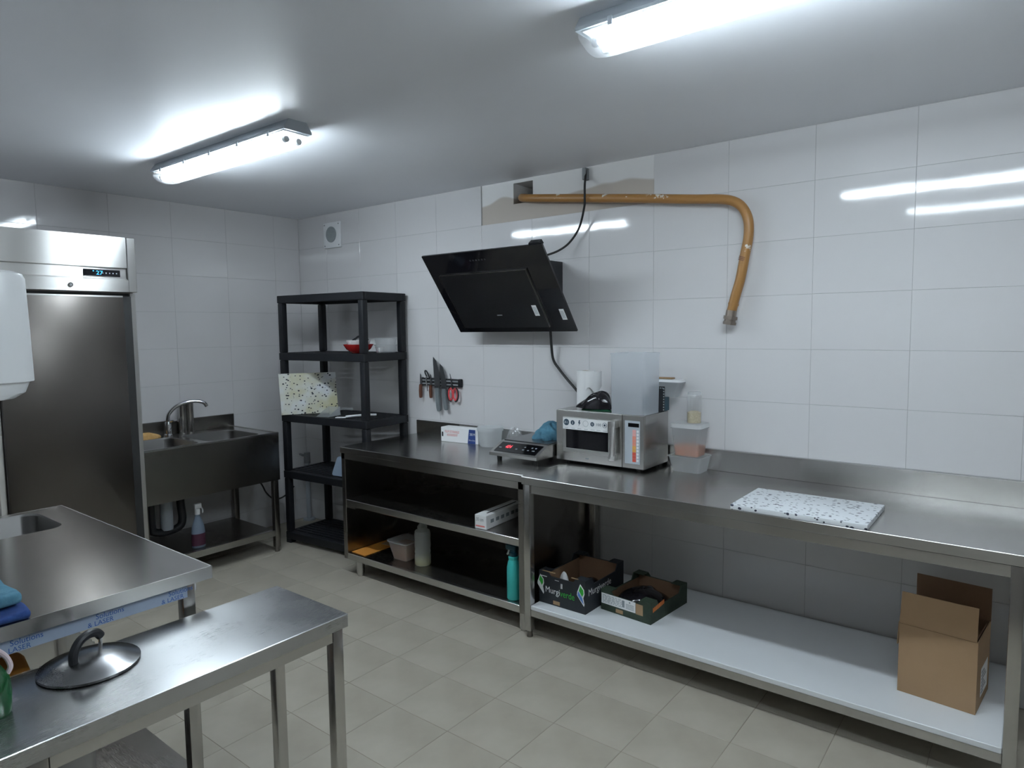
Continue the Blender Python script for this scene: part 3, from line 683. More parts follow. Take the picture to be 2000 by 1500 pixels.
for xx, w_ in ((.035, .018), (.152, .014), (.20, .014), (.235, .012), (.268, .018)): prism(b, [(xx, .05), (xx + w_, .05), (xx + w_, .058), (xx, .058)], o0 + sn * .002, X, sl, sn * .0003)
for xx in (.20, .25, .275): prism(b, [(xx, .075), (xx + .01, .075), (xx + .01, .085), (xx, .085)], o0 + sn * .002, X, sl, sn * .0003)
O('touch_icons', b, 'greytext', cp)
for x in (q0 + .04, q1 - .04):
    for y in (hy0 + .045, hy1 - .05): O('foot', Cy((x, y, ZT), (x, y, .887), .013, .016), 'rubber', t)
solo('blue_cloth', crumple(2.70, -.20, .961, .088, .085, .088, 11, amp=.42), 'lightblue', 'crumpled light blue cloth lying on the induction hob', 'cloth', ang=60)
# microwave
mx0, mx1, my0, my1, mz0, mz1 = 2.818, 3.358, -.318, -.03, .870, 1.153
t = thing('microwave', 'stainless steel microwave oven with an icon strip on its door', 'microwave', ((mx0 + mx1) / 2, (my0 + my1) / 2, ZT))
O('housing', B(mx0, mx1, my0 + .012, my1, mz0, mz1, bev=.003), 'steel_x', t)
dw = mx0 + .415
dr = O('door', B(mx0, dw - .001, my0, my0 + .0118, mz0 + .002, mz1 - .002, bev=.002), 'steel_x', t)
fr = bmesh.new()
wx0, wx1, wz0, wz1 = mx0 + .046, mx0 + .345, mz0 + .052, mz1 - .036
for a in ((wx0, wx1, wz0, wz0 + .022), (wx0, wx1, wz1 - .012, wz1), (wx0, wx0 + .02, wz0 + .022, wz1 - .012), (wx1 - .012, wx1, wz0 + .022, wz1 - .012)): box(fr, a[0], a[1], my0 - .006, my0 + .0005, a[2], a[3], bev=.002)
O('window_frame', fr, 'fascia', dr)
O('window', B(wx0 + .02, wx1 - .012, my0 - .002, my0 + .0004, wz0 + .022, wz1 - .012), 'glassblack', dr)
st = O('sticker', B(wx0 + .003, wx1 - .012, my0 - .0072, my0 - .0062, wz1 - .068, wz1 - .004), 'paper', dr)
def disc(cx_, cz_, r_, y_, n=18, r_in=0):
    bm = bmesh.new()
    if not r_in: prism(bm, [(cx_ + r_ * math.cos(2 * math.pi * k / n), cz_ + r_ * math.sin(2 * math.pi * k / n)) for k in range(n)], (0, y_, 0), X, Z, Vector((0, .0004, 0)))
    else:
        for k in range(n):
            a, c = 2 * math.pi * k / n, 2 * math.pi * (k + 1) / n
            prism(bm, [(cx_ + r_ * math.cos(a), cz_ + r_ * math.sin(a)), (cx_ + r_ * math.cos(c), cz_ + r_ * math.sin(c)), (cx_ + r_in * math.cos(c), cz_ + r_in * math.sin(c)), (cx_ + r_in * math.cos(a), cz_ + r_in * math.sin(a))], (0, y_, 0), X, Z, Vector((0, .0004, 0)))
    return bm
ys_ = my0 - .0078; zi = wz1 - .030
O('badge', disc(wx0 + .026, zi, .018, ys_), 'darktext', st); text('25 L', st, 'whiteprint', (wx0 + .012, ys_, zi - .006), X, Z, height=.012, width=.028)
O('badge', disc(wx0 + .067, zi, .013, ys_), 'darktext', st); text('i', st, 'whiteprint', (wx0 + .065, ys_, zi - .007), X, Z, height=.014, width=.004)
O('bolt_icon', Pr([(.0, .016), (.008, .016), (.005, .004), (.011, .004), (-.002, -.018), (.002, -.002), (-.004, -.002)], (wx0 + .107, ys_, zi), X, Z, Vector((0, .0004, 0))), 'darktext', st)
O('ring_icon', disc(wx0 + .150, zi, .017, ys_, r_in=.0155), 'greytext', st)
O('badge', disc(wx0 + .192, zi, .012, ys_), 'darktext', st); text('Q', st, 'whiteprint', (wx0 + .187, ys_, zi - .006), X, Z, height=.012, width=.01)
text('100', st, 'darktext', (wx0 + .218, ys_ + .0004, zi - .007), X, Z, height=.014, width=.028)
O('ring_icon', disc(wx0 + .268, zi, .014, ys_, r_in=.011), 'greytext', st); O('dot_icon', disc(wx0 + .268, zi, .006, ys_), 'darktext', st)
b = bmesh.new()
for xx in (.014, .058, .098, .140, .182, .218, .258): prism(b, [(wx0 + xx, wz1 - .062), (wx0 + xx + .024, wz1 - .062), (wx0 + xx + .024, wz1 - .060), (wx0 + xx, wz1 - .060)], (0, ys_ + .0004, 0), X, Z, Vector((0, .0003, 0)))
O('fine_print', b, 'greytext', st)
hd = bmesh.new(); box(hd, wx1 + .008, wx1 + .048, my0 - .040, my0 + .0005, mz1 - .072, mz1 - .034, bev=.005, seg=2); box(hd, wx1 + .008, wx1 + .048, my0 - .040, my0 + .0005, mz0 + .038, mz0 + .070, bev=.005, seg=2); box(hd, wx1 + .018, wx1 + .046, my0 - .042, my0 - .024, mz0 + .06, mz1 - .06, bev=.006, seg=2)
O('handle', hd, 'fascia', dr)
pn = O('control_panel', B(dw + .001, mx1, my0, my0 + .0118, mz0 + .002, mz1 - .002, bev=.002), 'steel_x', t)
kx0, kx1 = dw + .016, mx1 - .022
kp = O('keypad', B(kx0, kx1, my0 - .0015, my0 + .0004, mz0 + .028, mz1 - .030), 'lightgrey', pn)
O('screen', B(kx0 + .02, kx1 - .005, my0 - .0025, my0 - .0014, mz1 - .062, mz1 - .042), 'glassblack', kp)
kz1 = mz1 - .076; hstep = (kz1 - (mz0 + .038)) / 10
for k in range(10): O('button', B(kx1 - .042, kx1 - .022, my0 - .0025, my0 - .0014, kz1 - (k + 1) * hstep + .001, kz1 - k * hstep), M['btn'][(0, 0, 1, 1, 1, 2, 2, 3, 3, 3)[k]], kp)
b = bmesh.new()
for k in range(10): box(b, kx1 - .018, kx1 - .006, my0 - .0025, my0 - .0014, kz1 - (k + 1) * hstep + .003, kz1 - k * hstep - .002)
O('key_labels', b, 'whiteprint', kp)
O('maker_mark', B(mx0 + .19, mx0 + .21, my0 - .0006, my0 + .0003, mz0 + .022, mz0 + .027), 'greytext', dr)
for x in (mx0 + .05, mx1 - .05):
    for y in (my0 + .05, my1 - .04): O('foot', Cy((x, y, ZT), (x, y, mz0 + .001), .015), 'rubber', t)
# things on the microwave
ZM = mz1 + .0008
t = thing('paper_roll', 'white paper towel roll standing on the microwave', 'paper roll', (2.915, -.165, ZM))
O('roll', L([(.020, 0), (.050, 0), (.050, .21), (.020, .21), (.020, 0)], (2.915, -.165, ZM), 28), 'paper', t)
O('core', L([(.016, .001), (.0198, .001), (.0198, .2095), (.016, .2095), (.016, .001)], (2.915, -.165, ZM), 20), 'cardboard', t)
b = bmesh.new(); P = []
for k in range(9): a = math.radians(-60 + k * 12); P.append((2.915 + (.051 + .0050 * k) * math.cos(a), -.165 + (.051 + .0050 * k) * math.sin(a)))
vs0 = [b.verts.new((x, y, ZM + .10 + .02 * math.sin(i))) for i, (x, y) in enumerate(P)]; vs1 = [b.verts.new((x, y, ZM + .207)) for x, y in P]
for i in range(8): b.faces.new((vs0[i], vs0[i + 1], vs1[i + 1], vs1[i]))
O('loose_sheet', b, 'paper', t)
t = thing('black_bag', 'shiny crumpled black plastic bag lying on the microwave', 'bag', (3.045, -.245, ZM))
O('film', crumple(3.025, -.252, ZM + .012, .108, .050, .125, 15, n=36, m_=18, amp=.20, wedge=.75), 'bagblack', t, ang=40)
O('green_film', crumple(3.040, -.250, ZM, .092, .046, .022, 8, amp=.15), 'baggreen', t, ang=18)
t = thing('plastic_bin', 'tall grey translucent plastic bin standing on the microwave', 'bin', (3.26, -.222, ZM))
bx = (3.160, 3.356, -.314, -.134); tx = (3.157, 3.359, -.317, -.131)
b = frustum(bmesh.new(), bx, tx, ZM, ZM + .315, .018); O('body', b, 'frostgrey', t)
b = bmesh.new(); ra = [b.verts.new((x, y, ZM + .308)) for x, y in rrect(*tx, .018)]; rb = [b.verts.new((x, y, ZM + .308)) for x, y in rrect(tx[0] - .003, tx[1] + .003, tx[2] - .003, tx[3] + .003, .02)]; rc = [b.verts.new((v.co.x, v.co.y, ZM + .318)) for v in rb]
N = len(ra)
for i in range(N): j = (i + 1) % N; b.faces.new((ra[i], ra[j], rb[j], rb[i])); b.faces.new((rb[i], rb[j], rc[j], rc[i]))
O('rim', b, 'frostgrey', t)
t = thing('black_tray', 'black plastic tray standing on edge behind the grey bin', 'tray', (3.325, -.108, ZM))
O('panel', B(3.285, 3.372, -.116, -.104, ZM, ZM + .135, bev=.002), 'black', t)
b = bmesh.new()
for k in range(9): box(b, 3.368, 3.3735, -.1185, -.1155, ZM + .008 + k * .014, ZM + .014 + k * .014)
for k in range(7): box(b, 3.29 + k * .012, 3.296 + k * .012, -.1185, -.1155, ZM + .124, ZM + .129)
O('perforation', b, 'smoke', t)
solo('dark_box', B(3.235, 3.365, -.098, -.034, ZM, ZM + .078, bev=.003), 'tealdark', 'small dark box under the white-lidded tub on the microwave', 'box')
def tub(name, label, bot, top, z0, z1, m, lidm=None, lidh=.014, content=None, grp='plastic food tubs', rim_w=.006, loc=None, r=.015):
    t = thing(name, label, 'tub', ((bot[0] + bot[1]) / 2, (bot[2] + bot[3]) / 2, z0), group=grp)
    O('body', frustum(bmesh.new(), bot, top, z0, z1, r), m, t)
    b = bmesh.new(); R0 = rrect(*top, r); R1 = rrect(top[0] - rim_w, top[1] + rim_w, top[2] - rim_w, top[3] + rim_w, r + rim_w)
    ra = [b.verts.new((x, y, z1 - .004)) for x, y in R0]; rb = [b.verts.new((x, y, z1 - .004)) for x, y in R1]; rc = [b.verts.new((x, y, z1)) for x, y in R1]; N = len(ra)
    rd = [b.verts.new((x, y, z1)) for x, y in R0]
    for i in range(N): j = (i + 1) % N; b.faces.new((ra[i], ra[j], rb[j], rb[i])); b.faces.new((rb[i], rb[j], rc[j], rc[i])); b.faces.new((rc[i], rc[j], rd[j], rd[i]))
    O('rim', b, m, t)
    if lidm: O('lid', frustum(bmesh.new(), (top[0] - rim_w - .001, top[1] + rim_w + .001, top[2] - rim_w - .001, top[3] + rim_w + .001), (top[0] - rim_w, top[1] + rim_w, top[2] - rim_w, top[3] + rim_w), z1 + .0003, z1 + lidh, r + rim_w, open_top=False), lidm, t)
    if content:
        cm, zc = content; k = (zc - z0) / (z1 - z0)
        mid = tuple(bb + (tt - bb) * k for bb, tt in zip(bot, top)); i_ = .003
        O('content', frustum(bmesh.new(), (bot[0] + i_, bot[1] - i_, bot[2] + i_, bot[3] - i_), (mid[0] + i_, mid[1] - i_, mid[2] + i_, mid[3] - i_), z0 + .002, zc, r * .8, open_top=False), cm, t)
    return t
tub('food_tub', 'frosted tub with a white lid on top of the dark box on the microwave', (3.285, 3.425, -.096, -.030), (3.272, 3.452, -.100, -.026), ZM + .079, ZM + .158, 'frost', 'white')
solo('wood_scrap', B(3.285, 3.405, -.088, -.05, ZM + .1735, ZM + .181, bev=.002), 'cardboard', 'flat brown piece lying on the lidded tub over the microwave', 'scrap')
# stack of tubs right of the microwave
tub('food_tub', 'empty wide clear tub at the bottom of the stack beside the microwave', (3.437, 3.585, -.150, -.032), (3.418, 3.602, -.168, -.026), ZT, .934, 'frost', rim_w=.004)
tub('food_tub', 'lidded frosted tub holding orange food in the stack beside the microwave', (3.446, 3.574, -.148, -.040), (3.432, 3.588, -.160, -.034), .9345, 1.082, 'frost', 'milky', .022, ('carrot', .985))
t = thing('grain_jar', 'clear cylindrical jar half full of grain on top of the tub stack', 'jar', (3.532, -.095, 1.105))
O('glass', L([(0, 0), (.034, 0), (.037, .004), (.037, .140), (.033, .150)], (3.532, -.095, 1.1048), 24), 'clear', t)
O('grain', L([(0, .002), (.034, .002), (.0345, .055), (.02, .062), (0, .058)], (3.532, -.095, 1.1048), 24), 'grain', t)
O('cap', L([(0, .163), (.034, .163), (.035, .149), (.033, .149)], (3.532, -.095, 1.1048), 24), 'frost', t)
# speckled cutting board on the long table
solo('cutting_board', B(3.952, 4.463, -.712, -.362, ZT, .872, bev=.003, seg=2), 'speckle', 'white cutting board with black speckles lying on the long work table', 'cutting board')

# ------------------------------------------------------------------ inside the cabinet table
t = thing('foil_box', 'open white wrap box with a slot on the cabinet middle shelf', 'box', (2.548, -.668, .506), math.radians(4))
b = bmesh.new(); box(b, -.04, .04, 0, .37, 0, .078, bev=.002); O('carton', b, 'paper', t)
O('slot', B(.004, .012, .05, .34, .0776, .0795), 'black', t)
text('30 cm', t, 'greytext', (-.030, 0, .044), X, Z, height=.02, width=.05)
O('stripe', B(-.032, .028, -.0007, .0005, .012, .020), 'redprint', t)
b = bmesh.new()
for k in range(6): box(b, .0397, .0406, .04 + k * .05, .07 + k * .05, .03, .05)
O('print', b, 'greytext', t)
b = bmesh.new(); prism(b, [(0, 0), (.14, -.006), (.13, .28), (.0, .30)], (1.408, -.655, .1458), X, Y, Z * .003)
solo('orange_card', b, 'orange', 'bright orange card lying on the cabinet bottom shelf', 'card', smooth=False)
b = bmesh.new(); prism(b, [(0, 0), (.16, .02), (.14, .25), (-.03, .25)], (1.45, -.44, .1495), X, Y, Z * .003)
solo('brown_card', b, 'cardboard', 'darker brown card lying partly over the orange one', 'card', smooth=False)
tub('sauce_tub', 'clear lidded tub of brown sauce on the cabinet bottom shelf', (1.72, 1.84, -.575, -.46), (1.695, 1.865, -.598, -.438), .1458, .262, 'frost', 'clear', .008, ('sauce', .235))
t = thing('sauce_bottle', 'white squeeze bottle with some yellow liquid on the cabinet bottom shelf', 'bottle', (1.957, -.54, .1458))
o0 = (1.957, -.54, .1458)
O('body', L([(0, 0), (.046, 0), (.050, .006), (.050, .06), (.047, .07), (.050, .08), (.047, .10), (.050, .12), (.048, .16), (.050, .19), (.046, .215), (.028, .228)], o0, 24), 'semi', t)
O('liquid', L([(0, .003), (.044, .003), (.0455, .035), (0, .035)], o0, 20), 'yellow', t)
O('cap', L([(.030, .226), (.031, .240), (.016, .262), (.009, .283), (0, .283)], o0, 20), 'semi', t)
t = thing('spray_bottle', 'tall turquoise spray bottle with a dark teal trigger head', 'spray bottle', (2.742, -.625, .1458))
o0 = (2.742, -.625, .1458)
O('body', L([(0, 0), (.034, 0), (.037, .006), (.037, .15), (.036, .175), (.030, .205), (.024, .218), (.028, .225), (.028, .235), (.020, .238)], o0, 24), 'teal', t)
O('collar', L([(.020, .236), (.024, .238), (.024, .256), (.017, .260), (.015, .272)], o0, 20), 'tealdark', t)
b = bmesh.new(); box(b, 2.742 - .045, 2.742 + .026, -.642, -.608, .1458 + .268, .1458 + .298, bev=.008, seg=3); box(b, 2.742 - .018, 2.742 + .018, -.640, -.610, .1458 + .255, .1458 + .272, bev=.005)
O('spray_head', b, 'tealdark', t)
O('trigger', T([(2.715, -.625, .1458 + .270), (2.708, -.625, .1458 + .250), (2.700, -.625, .1458 + .238)], .006, n=8), 'milky', t)

# ------------------------------------------------------------------ crates and carton on the white shelf
ZS = .1755
def emblem(t, o, r, u, s, half=False):
    n_ = Vector(r).cross(Vector(u)); o = Vector(o)
    out = [(0, 1.05), (.38, .62), (.42, .25), (.30, -.1), (.42, -.62), (.36, -.80), (-.05, -.30), (-.33, .05), (-.30, .32)]
    O('emblem_outline', Pr([(a * s, b_ * s) for a, b_ in out], o + n_ * .0004, r, u, n_ * .0004), 'whiteprint', t, smooth=False)
    g = [(0, .92), (.30, .58), (.33, .28), (.18, .0), (-.02, .30), (-.14, .45)]
    O('emblem_leaf', Pr([(a * s, b_ * s) for a, b_ in g], o + n_ * .0009, r, u, n_ * .0004), 'greenprint', t, smooth=False)
    if not half:
        l = [(-.18, .42), (-.04, .20), (.20, -.10), (.34, -.62), (.02, -.30), (-.26, .04), (-.24, .30)]
        O('emblem_wave', Pr([(a * s, b_ * s) for a, b_ in l], o + n_ * .0009, r, u, n_ * .0004), 'blueprint', t, smooth=False)
def crate(name, label, loc, rot, W_, D_, H_, mo, th=.006):
    t = thing(name, label, 'crate', loc, rot, world=False, group='produce crates on the white shelf')
    O('base', B(0, W_, 0, D_, 0, .006), mo, t)
    hh = H_
    # front/back walls with a lowered middle, full-height corners
    def wall(y0, y1, nm):
        poly = [(0, .006), (W_ * .30, .006), (W_ * .30, .026), (W_ * .46, .026), (W_ * .46, .006), (W_, .006), (W_, hh), (W_ * .80, hh), (W_ * .74, hh - .02), (W_ * .26, hh - .02), (W_ * .2, hh), (0, hh)]
        return O(nm, Pr(poly, (0, y0, 0), X, Z, Y * (y1 - y0)), mo, t, smooth=False)
    f = wall(0, th, 'front_panel'); bk = wall(D_ - th, D_, 'back_panel')
    for nm, x0, x1 in (('side_panel', 0, th), ('side_panel', W_ - th, W_)):
        poly = [(th, .006), (D_ - th, .006), (D_ - th, hh), (D_ * .84, hh), (D_ * .78, hh - .035), (D_ * .22, hh - .035), (D_ * .16, hh), (th, hh)]
        O(nm, Pr(poly, (x0, 0, 0), Y, Z, X * (x1 - x0)), mo, t, smooth=False)
    li = bmesh.new()                                   # brown uncoated card inside
    box(li, th + .0003, W_ - th - .0003, th + .0003, D_ - th - .0003, .0062, .0075)
    box(li, th, W_ - th, D_ - th - .0012, D_ - th - .0002, .008, hh - .022); box(li, th, W_ - th, th + .0002, th + .0012, .008, hh - .022)
    box(li, th + .0002, th + .0012, th + .002, D_ - th - .002, .008, hh - .037); box(li, W_ - th - .0012, W_ - th - .0002, th + .002, D_ - th - .002, .008, hh - .037)
    O('lining', li, 'cardin', t, smooth=False)
    for x in (th, W_ - th - .055):                     # folded corner ledges
        for y in (th, D_ - th - .05): O('corner_flap', B(x, x + .055, y, y + .05, hh - .004, hh - .0005), mo, t, smooth=False)
    return t, f
t, f = crate('produce_crate', 'black cardboard produce crate with white and green lettering on the white shelf', (2.917, -.632, ZS), math.radians(-.5), .285, .385, .170, 'crateblack')
text('Murgi', f, 'whiteprint', (.042, 0, .052), Vector((1, 0, -.02)), Z, height=.042, width=.088)
text('verde', f, 'greenprint', (.132, 0, .058), Vector((1, 0, -.02)), Z, height=.034, width=.088)
emblem(f, (.255, 0, .088), X, Z, .060); emblem(f, (.008, 0, .092), X, Z, .056, True)
b = bmesh.new(); box(b, .012, .05, -.0008, .0004, .142, .146); box(b, .10, .125, -.0008, .0004, .135, .137)
for xx in (.137, .143): box(b, xx, xx + .003, -.0008, .0004, .10, .125)
O('fine_print', b, 'whiteprint', f)
O('hand_hole_edge', B(.088, .129, .0002, .004, .0065, .0255), 'cardboard', f)
text('Murgiverde', t, 'whiteprint', (.285, .03, .075), Y, Z, height=.045, width=.22)
lipb = bmesh.new()
for a in ((.20, .24, .168), (.02, .10, .168)): box(lipb, a[0], a[1], .0005, .008, .1695, .1715)
O('cut_edge', lipb, 'cardboard', t)
solo('paper_lump', crumple(2.985, -.50, .1835, .034, .028, .125, 21, amp=.12), 'paper', 'white crumpled paper lump inside the black produce crate', 'paper', ang=50)
solo('dark_bundle', crumple(3.110, -.46, .1835, .060, .11, .105, 23, amp=.25), 'bagblack', 'dark plastic bundle inside the black produce crate', 'bundle', ang=30)
t, f = crate('produce_crate', 'low dark green cardboard tray with a white label on the white shelf', (3.226, -.523, ZS), math.radians(-5), .29, .355, .108, 'crategreen')
lb = O('label_sheet', B(.004, .205, -.0012, -.0003, .035, .088), 'paper', f)
b = bmesh.new(); rnd = random.Random(4)
for r_ in range(6):
    x = .012
    while x < .125: w_ = rnd.uniform(.006, .022); box(b, x, x + w_, -.0016, -.0011, .043 + r_ * .007, .0455 + r_ * .007); x += w_ + .006
box(b, .128, .142, -.0016, -.0011, .045, .080); box(b, .168, .176, -.0016, -.0011, .074, .082)
for r_ in range(4): box(b, .150, .196, -.0016, -.0011, .044 + r_ * .007, .0465 + r_ * .007)
O('print', b, 'greytext', lb)
O('brown_patch', B(.207, .247, -.0010, -.0002, .032, .085), 'cardboard', f)
b = bmesh.new(); x = .02
for k in range(8): hh = .022; box(b, .2898, .2908, x, x + .010, .055 + .002 * k, .055 + hh + .002 * k); x += .0135
O('orange_print', b, 'orangeprint', t)
O('hand_hole_edge', B(.089, .131, .0002, .004, .0065, .0255), 'cardboard', f)
solo('dark_bundle', crumple(3.385, -.36, .1835, .115, .14, .085, 31, amp=.25), 'bagblack', 'dark plastic-wrapped heap lying in the low green tray', 'bundle', ang=30)
# open carton
t = thing('cardboard_box', 'open brown cardboard box with raised flaps on the white shelf', 'carton', (4.548, -.500, ZS), math.radians(-6), world=False)
cw, cd, ch = .256, .250, .272; th = .004
O('base', B(0, cw, 0, cd, 0, th), 'cardboard', t, smooth=False)
O('front_panel', B(0, cw, 0, th, th, ch), 'cardboard', t, smooth=False)
O('back_panel', B(0, cw, cd - th, cd, th, ch), 'cardin', t, smooth=False)
O('side_panel', B(0, th, th, cd - th, th, ch), 'cardboard', t, smooth=False)
sp_ = O('side_panel', B(cw - th, cw, th, cd - th, th, ch), 'cardboard', t, smooth=False)
O('front_flap', Pr([(0, 0), (cw * .985, 0), (cw * .985, .124), (.004, .124)], (0, .0005, ch + .0012), X, Vector((0, .06, 1)).normalized(), Vector((0, .004, 0))), 'cardboard', t, smooth=False)
O('back_flap', Pr([(0, 0), (cw, 0), (cw, .130), (0, .130)], (0, cd - .0035, ch + .0012), X, Vector((0, -.02, 1)).normalized(), Vector((0, .004, 0))), 'cardin', t, smooth=False)
O('side_flap', Pr([(.006, 0), (cd - .01, 0), (cd - .03, .10), (.03, .10)], (-.0005, 0, ch + .001), Y, Vector((-.10, 0, -1)).normalized(), Vector((-.004, 0, 0))), 'cardboard', t, smooth=False)
O('side_flap', Pr([(.01, 0), (cd - .012, 0), (cd - .03, .10), (.03, .10)], (cw - .009, 0, ch - .006), Y, Vector((-.30, 0, -1)).normalized(), Vector((-.004, 0, 0))), 'cardin', t, smooth=False)
lb = O('label_sheet', B(cw, cw + .0008, .08, .21, .035, .145), 'paper', sp_, smooth=False)
b = bmesh.new()
for r_ in range(7): box(b, cw + .0007, cw + .0012, .09, .13 + .06 * ((r_ * 37) % 10) / 10, .045 + r_ * .013, .050 + r_ * .013)
O('print', b, 'tealdark', lb)

# ------------------------------------------------------------------ on the rack
def on_rack(name, label, cat, x, y, tier, rot=0):
    p = rk(x, y, tiers[tier] + .0008); return thing(name, label, cat, p, RA + rot, world=False)
t = on_rack('serving_bowl', 'red bowl on the upper rack shelf', 'bowl', -.172, .118, 3)
O('bowl', L([(0, 0), (.045, 0), (.05, .004), (.085, .028), (.106, .062), (.102, .062), (.080, .032), (.045, .010), (0, .010)], n=28), 'red', t)
t = on_rack('white_bowl', 'white bowl nested in the red bowl on the rack', 'bowl', -.172, .118, 3); t.location.z += .013
O('bowl', L([(0, 0), (.035, 0), (.066, .022), (.086, .078), (.082, .078), (.060, .026), (0, .008)], n=28), 'white', t)
t = on_rack('hair_claw', 'small black plastic claw lying on the white bowl', 'clip', -.150, .118, 3); t.location.z += .0915
b = bmesh.new(); tube(b, [(-.055, 0, .0), (-.03, 0, .02), (0, 0, .026), (.03, 0, .02), (.055, 0, .0)], .007, n=8); tube(b, [(0, -.075, .0), (0, -.03, .018), (0, 0, .024), (0, .03, .018), (0, .075, .0)], .006, n=8)
O('claw', b, 'black', t)
def clear_pot(name, label, x, y, tier, r0, r1, h, m='frost', dz=0):
    t = on_rack(name, label, 'container', x, y, tier); t.location.z += dz; t['group'] = 'clear containers on the rack'
    O('body', L([(0, 0), (r0, 0), (r1, h)], n=24), m, t); O('rim', L([(r1, h - .006), (r1 + .006, h - .006), (r1 + .006, h), (r1, h)], n=24), m, t)
    return t
clear_pot('plastic_container', 'clear round container stack beside the red bowl on the rack', -.085, .300, 3, .068, .077, .055)
clear_pot('plastic_container', 'clear container resting on top of the other clear one', -.085, .300, 3, .069, .078, .045, dz=.056)
clear_pot('plastic_container', 'small clear cup near the wall post of the rack', -.034, .185, 3, .020, .026, .04, m='clear')
# stained cutting board leaning on the third tier
pa, pb = rk(-.830, -.040, 0), rk(-.595, .295, 0)
t = thing('leaning_board', 'yellow-stained speckled cutting board leaning on the rack', 'cutting board', (pa.x, pa.y, tiers[2] + .001), math.atan2(pb.y - pa.y, pb.x - pa.x), world=False)
O('board', Pr([(0, 0), (.41, 0), (.41, .305), (0, .305)], (0, 0, .0), X, Vector((-.04, .03, 1)).normalized(), Vector((0, -.016, 0))), 'speckle_stain', t, smooth=False)
t = on_rack('scoop', 'clear plastic scoop lying on the rack below the leaning board', 'scoop', -.46, .02, 2, .1)
b = bmesh.new(); P = [(-.06, 0), (.06, 0), (.05, .13), (-.05, .13)]
prism(b, P, (0, .0, .0), X, Y, Z * .003); prism(b, [(-.06, 0), (-.05, .06), (.05, .06), (.06, 0)], (0, .128, .002), X, Z, Y * .003)
prism(b, [(0, 0), (.13, 0), (.13, .06)], (-.052, 0, .003), Y, Z, X * .003); prism(b, [(0, 0), (.13, 0), (.13, .06)], (.05, 0, .003), Y, Z, X * .003)
O('pan', b, 'frost', t, smooth=False); O('handle', T([(0, .13, .03), (.02, .19, .04), (.05, .27, .03)], .010, n=8), 'frost', t)
t = on_rack('white_spatula', 'pale kitchen spatula lying beside the scoop on the rack', 'spatula', -.25, .05, 2, .5)
O('handle', T([(.0, .0, .012), (.10, .05, .016), (.19, .11, .012)], .008, n=8), 'white', t)
O('blade', B(-.07, .005, -.022, .022, .003, .010, bev=.003), 'white', t)
t = on_rack('plastic_tray', 'pale blue translucent tray leaning on the lower rack shelf', 'tray', -.30, .06, 1, .05)
O('sheet', Pr(rrect(-.12, .17, 0, .15, .02), (0, 0, .004), X, Vector((-.12, .55, .8)).normalized(), Vector((0, .004, -.003))), 'bluefrost', t)
t = thing('water_pipe', 'water pipe with a stop valve rising in the room corner', 'pipe', (.085, -.055, 0))
O('pipe', Cy((.085, -.055, 0), (.085, -.055, .50), .019), 'lightgrey', t); O('valve', Cy((.085, -.055, .49), (.085, -.055, .58), .026), 'grey', t)
O('valve_handle', T([(.085, -.09, .56), (.085, -.12, .575), (.12, -.14, .58)], .010, n=8), 'grey', t); O('floor_flange', Cy((.085, -.055, 0), (.085, -.055, .014), .05), 'lightgrey', t)

# ------------------------------------------------------------------ at the sink unit
c = Vector((.085, -1.19, SZ + .0008))
t = thing('faucet', 'chrome swan-neck faucet on the two-bowl sink', 'faucet', c)
O('base', L([(0, 0), (.030, 0), (.030, .008), (.024, .016), (.024, .085), (.018, .10), (0, .10)], c, 20), 'chrome', t)
O('spout', T([c + Vector(v) for v in ((0, 0, .09), (.01, .0, .15), (.03, .045, .205), (.055, .11, .232), (.08, .175, .236), (.10, .215, .222), (.105, .232, .196))], .0135, n=12), 'chrome', t)
O('lever', T([c + Vector(v) for v in ((0, .0, .095), (.03, .02, .105), (.075, .035, .11))], .008, n=8), 'chrome', t)
c = Vector((.085, -1.06, SZ + .0008))
t = thing('steel_canister', 'tall brushed steel canister pair standing behind the faucet', 'canister', c)
for dy in (-.027, .027): O('cylinder', L([(0, 0), (.026, 0), (.0265, .004), (.0265, .222), (.020, .228), (0, .228)], (c.x, c.y + dy, c.z), 24), 'steel_z', t)
solo('sponge_cloth', crumple(.098, -1.36, SZ + .0008, .045, .10, .042, 41, amp=.18), 'sponge', 'crumpled ochre sponge cloth on the rear edge of the sink', 'sponge', ang=50)
c = Vector((.53, -1.235, .166))
t = thing('spray_cleaner', 'clear cleaning bottle with a red label on the sink lower shelf', 'bottle', c)
O('body', L([(0, 0), (.042, 0), (.045, .006), (.045, .10), (.040, .14), (.022, .195), (.015, .215), (.015, .225)], c, 24, sx=.75), 'bluefrost', t)
O('label_sheet', L([(.0458, .015), (.0458, .095)], c, 24, sx=.75), 'plumprint', t)
b = bmesh.new(); cyl(b, c + Z * .222, c + Z * .262, .018); box(b, c.x - .012, c.x + .012, c.y - .020, c.y + .028, c.z + .262, c.z + .295, bev=.006, seg=2)
O('spray_head', b, 'white', t); O('trigger', T([c + Vector((0, .022, .27)), c + Vector((0, .036, .25)), c + Vector((0, .036, .225))], .005, n=8), 'white', t)
t = sink_t
dt = O('drain_trap', T([(.36, -1.46, .650), (.36, -1.46, .34), (.36, -1.44, .285), (.36, -1.36, .27), (.36, -1.28, .285), (.36, -1.255, .34), (.36, -1.255, .50), (.30, -1.1, .56), (.30, -.98, .651)], .026, n=12), 'black', t, label='black plastic drain trap')
O('trap_cup', Cy((.36, -1.36, .285), (.36, -1.36, .50), .04), 'lightgrey', dt)
pts = [(.35, -.74, .60), pix(511, 946, x=.35), pix(520, 962, x=.33), pix(534, 974, x=.28), pix(550, 972, x=.20), pix(566, 960, x=.12), pix(574, 950, x=.02)]
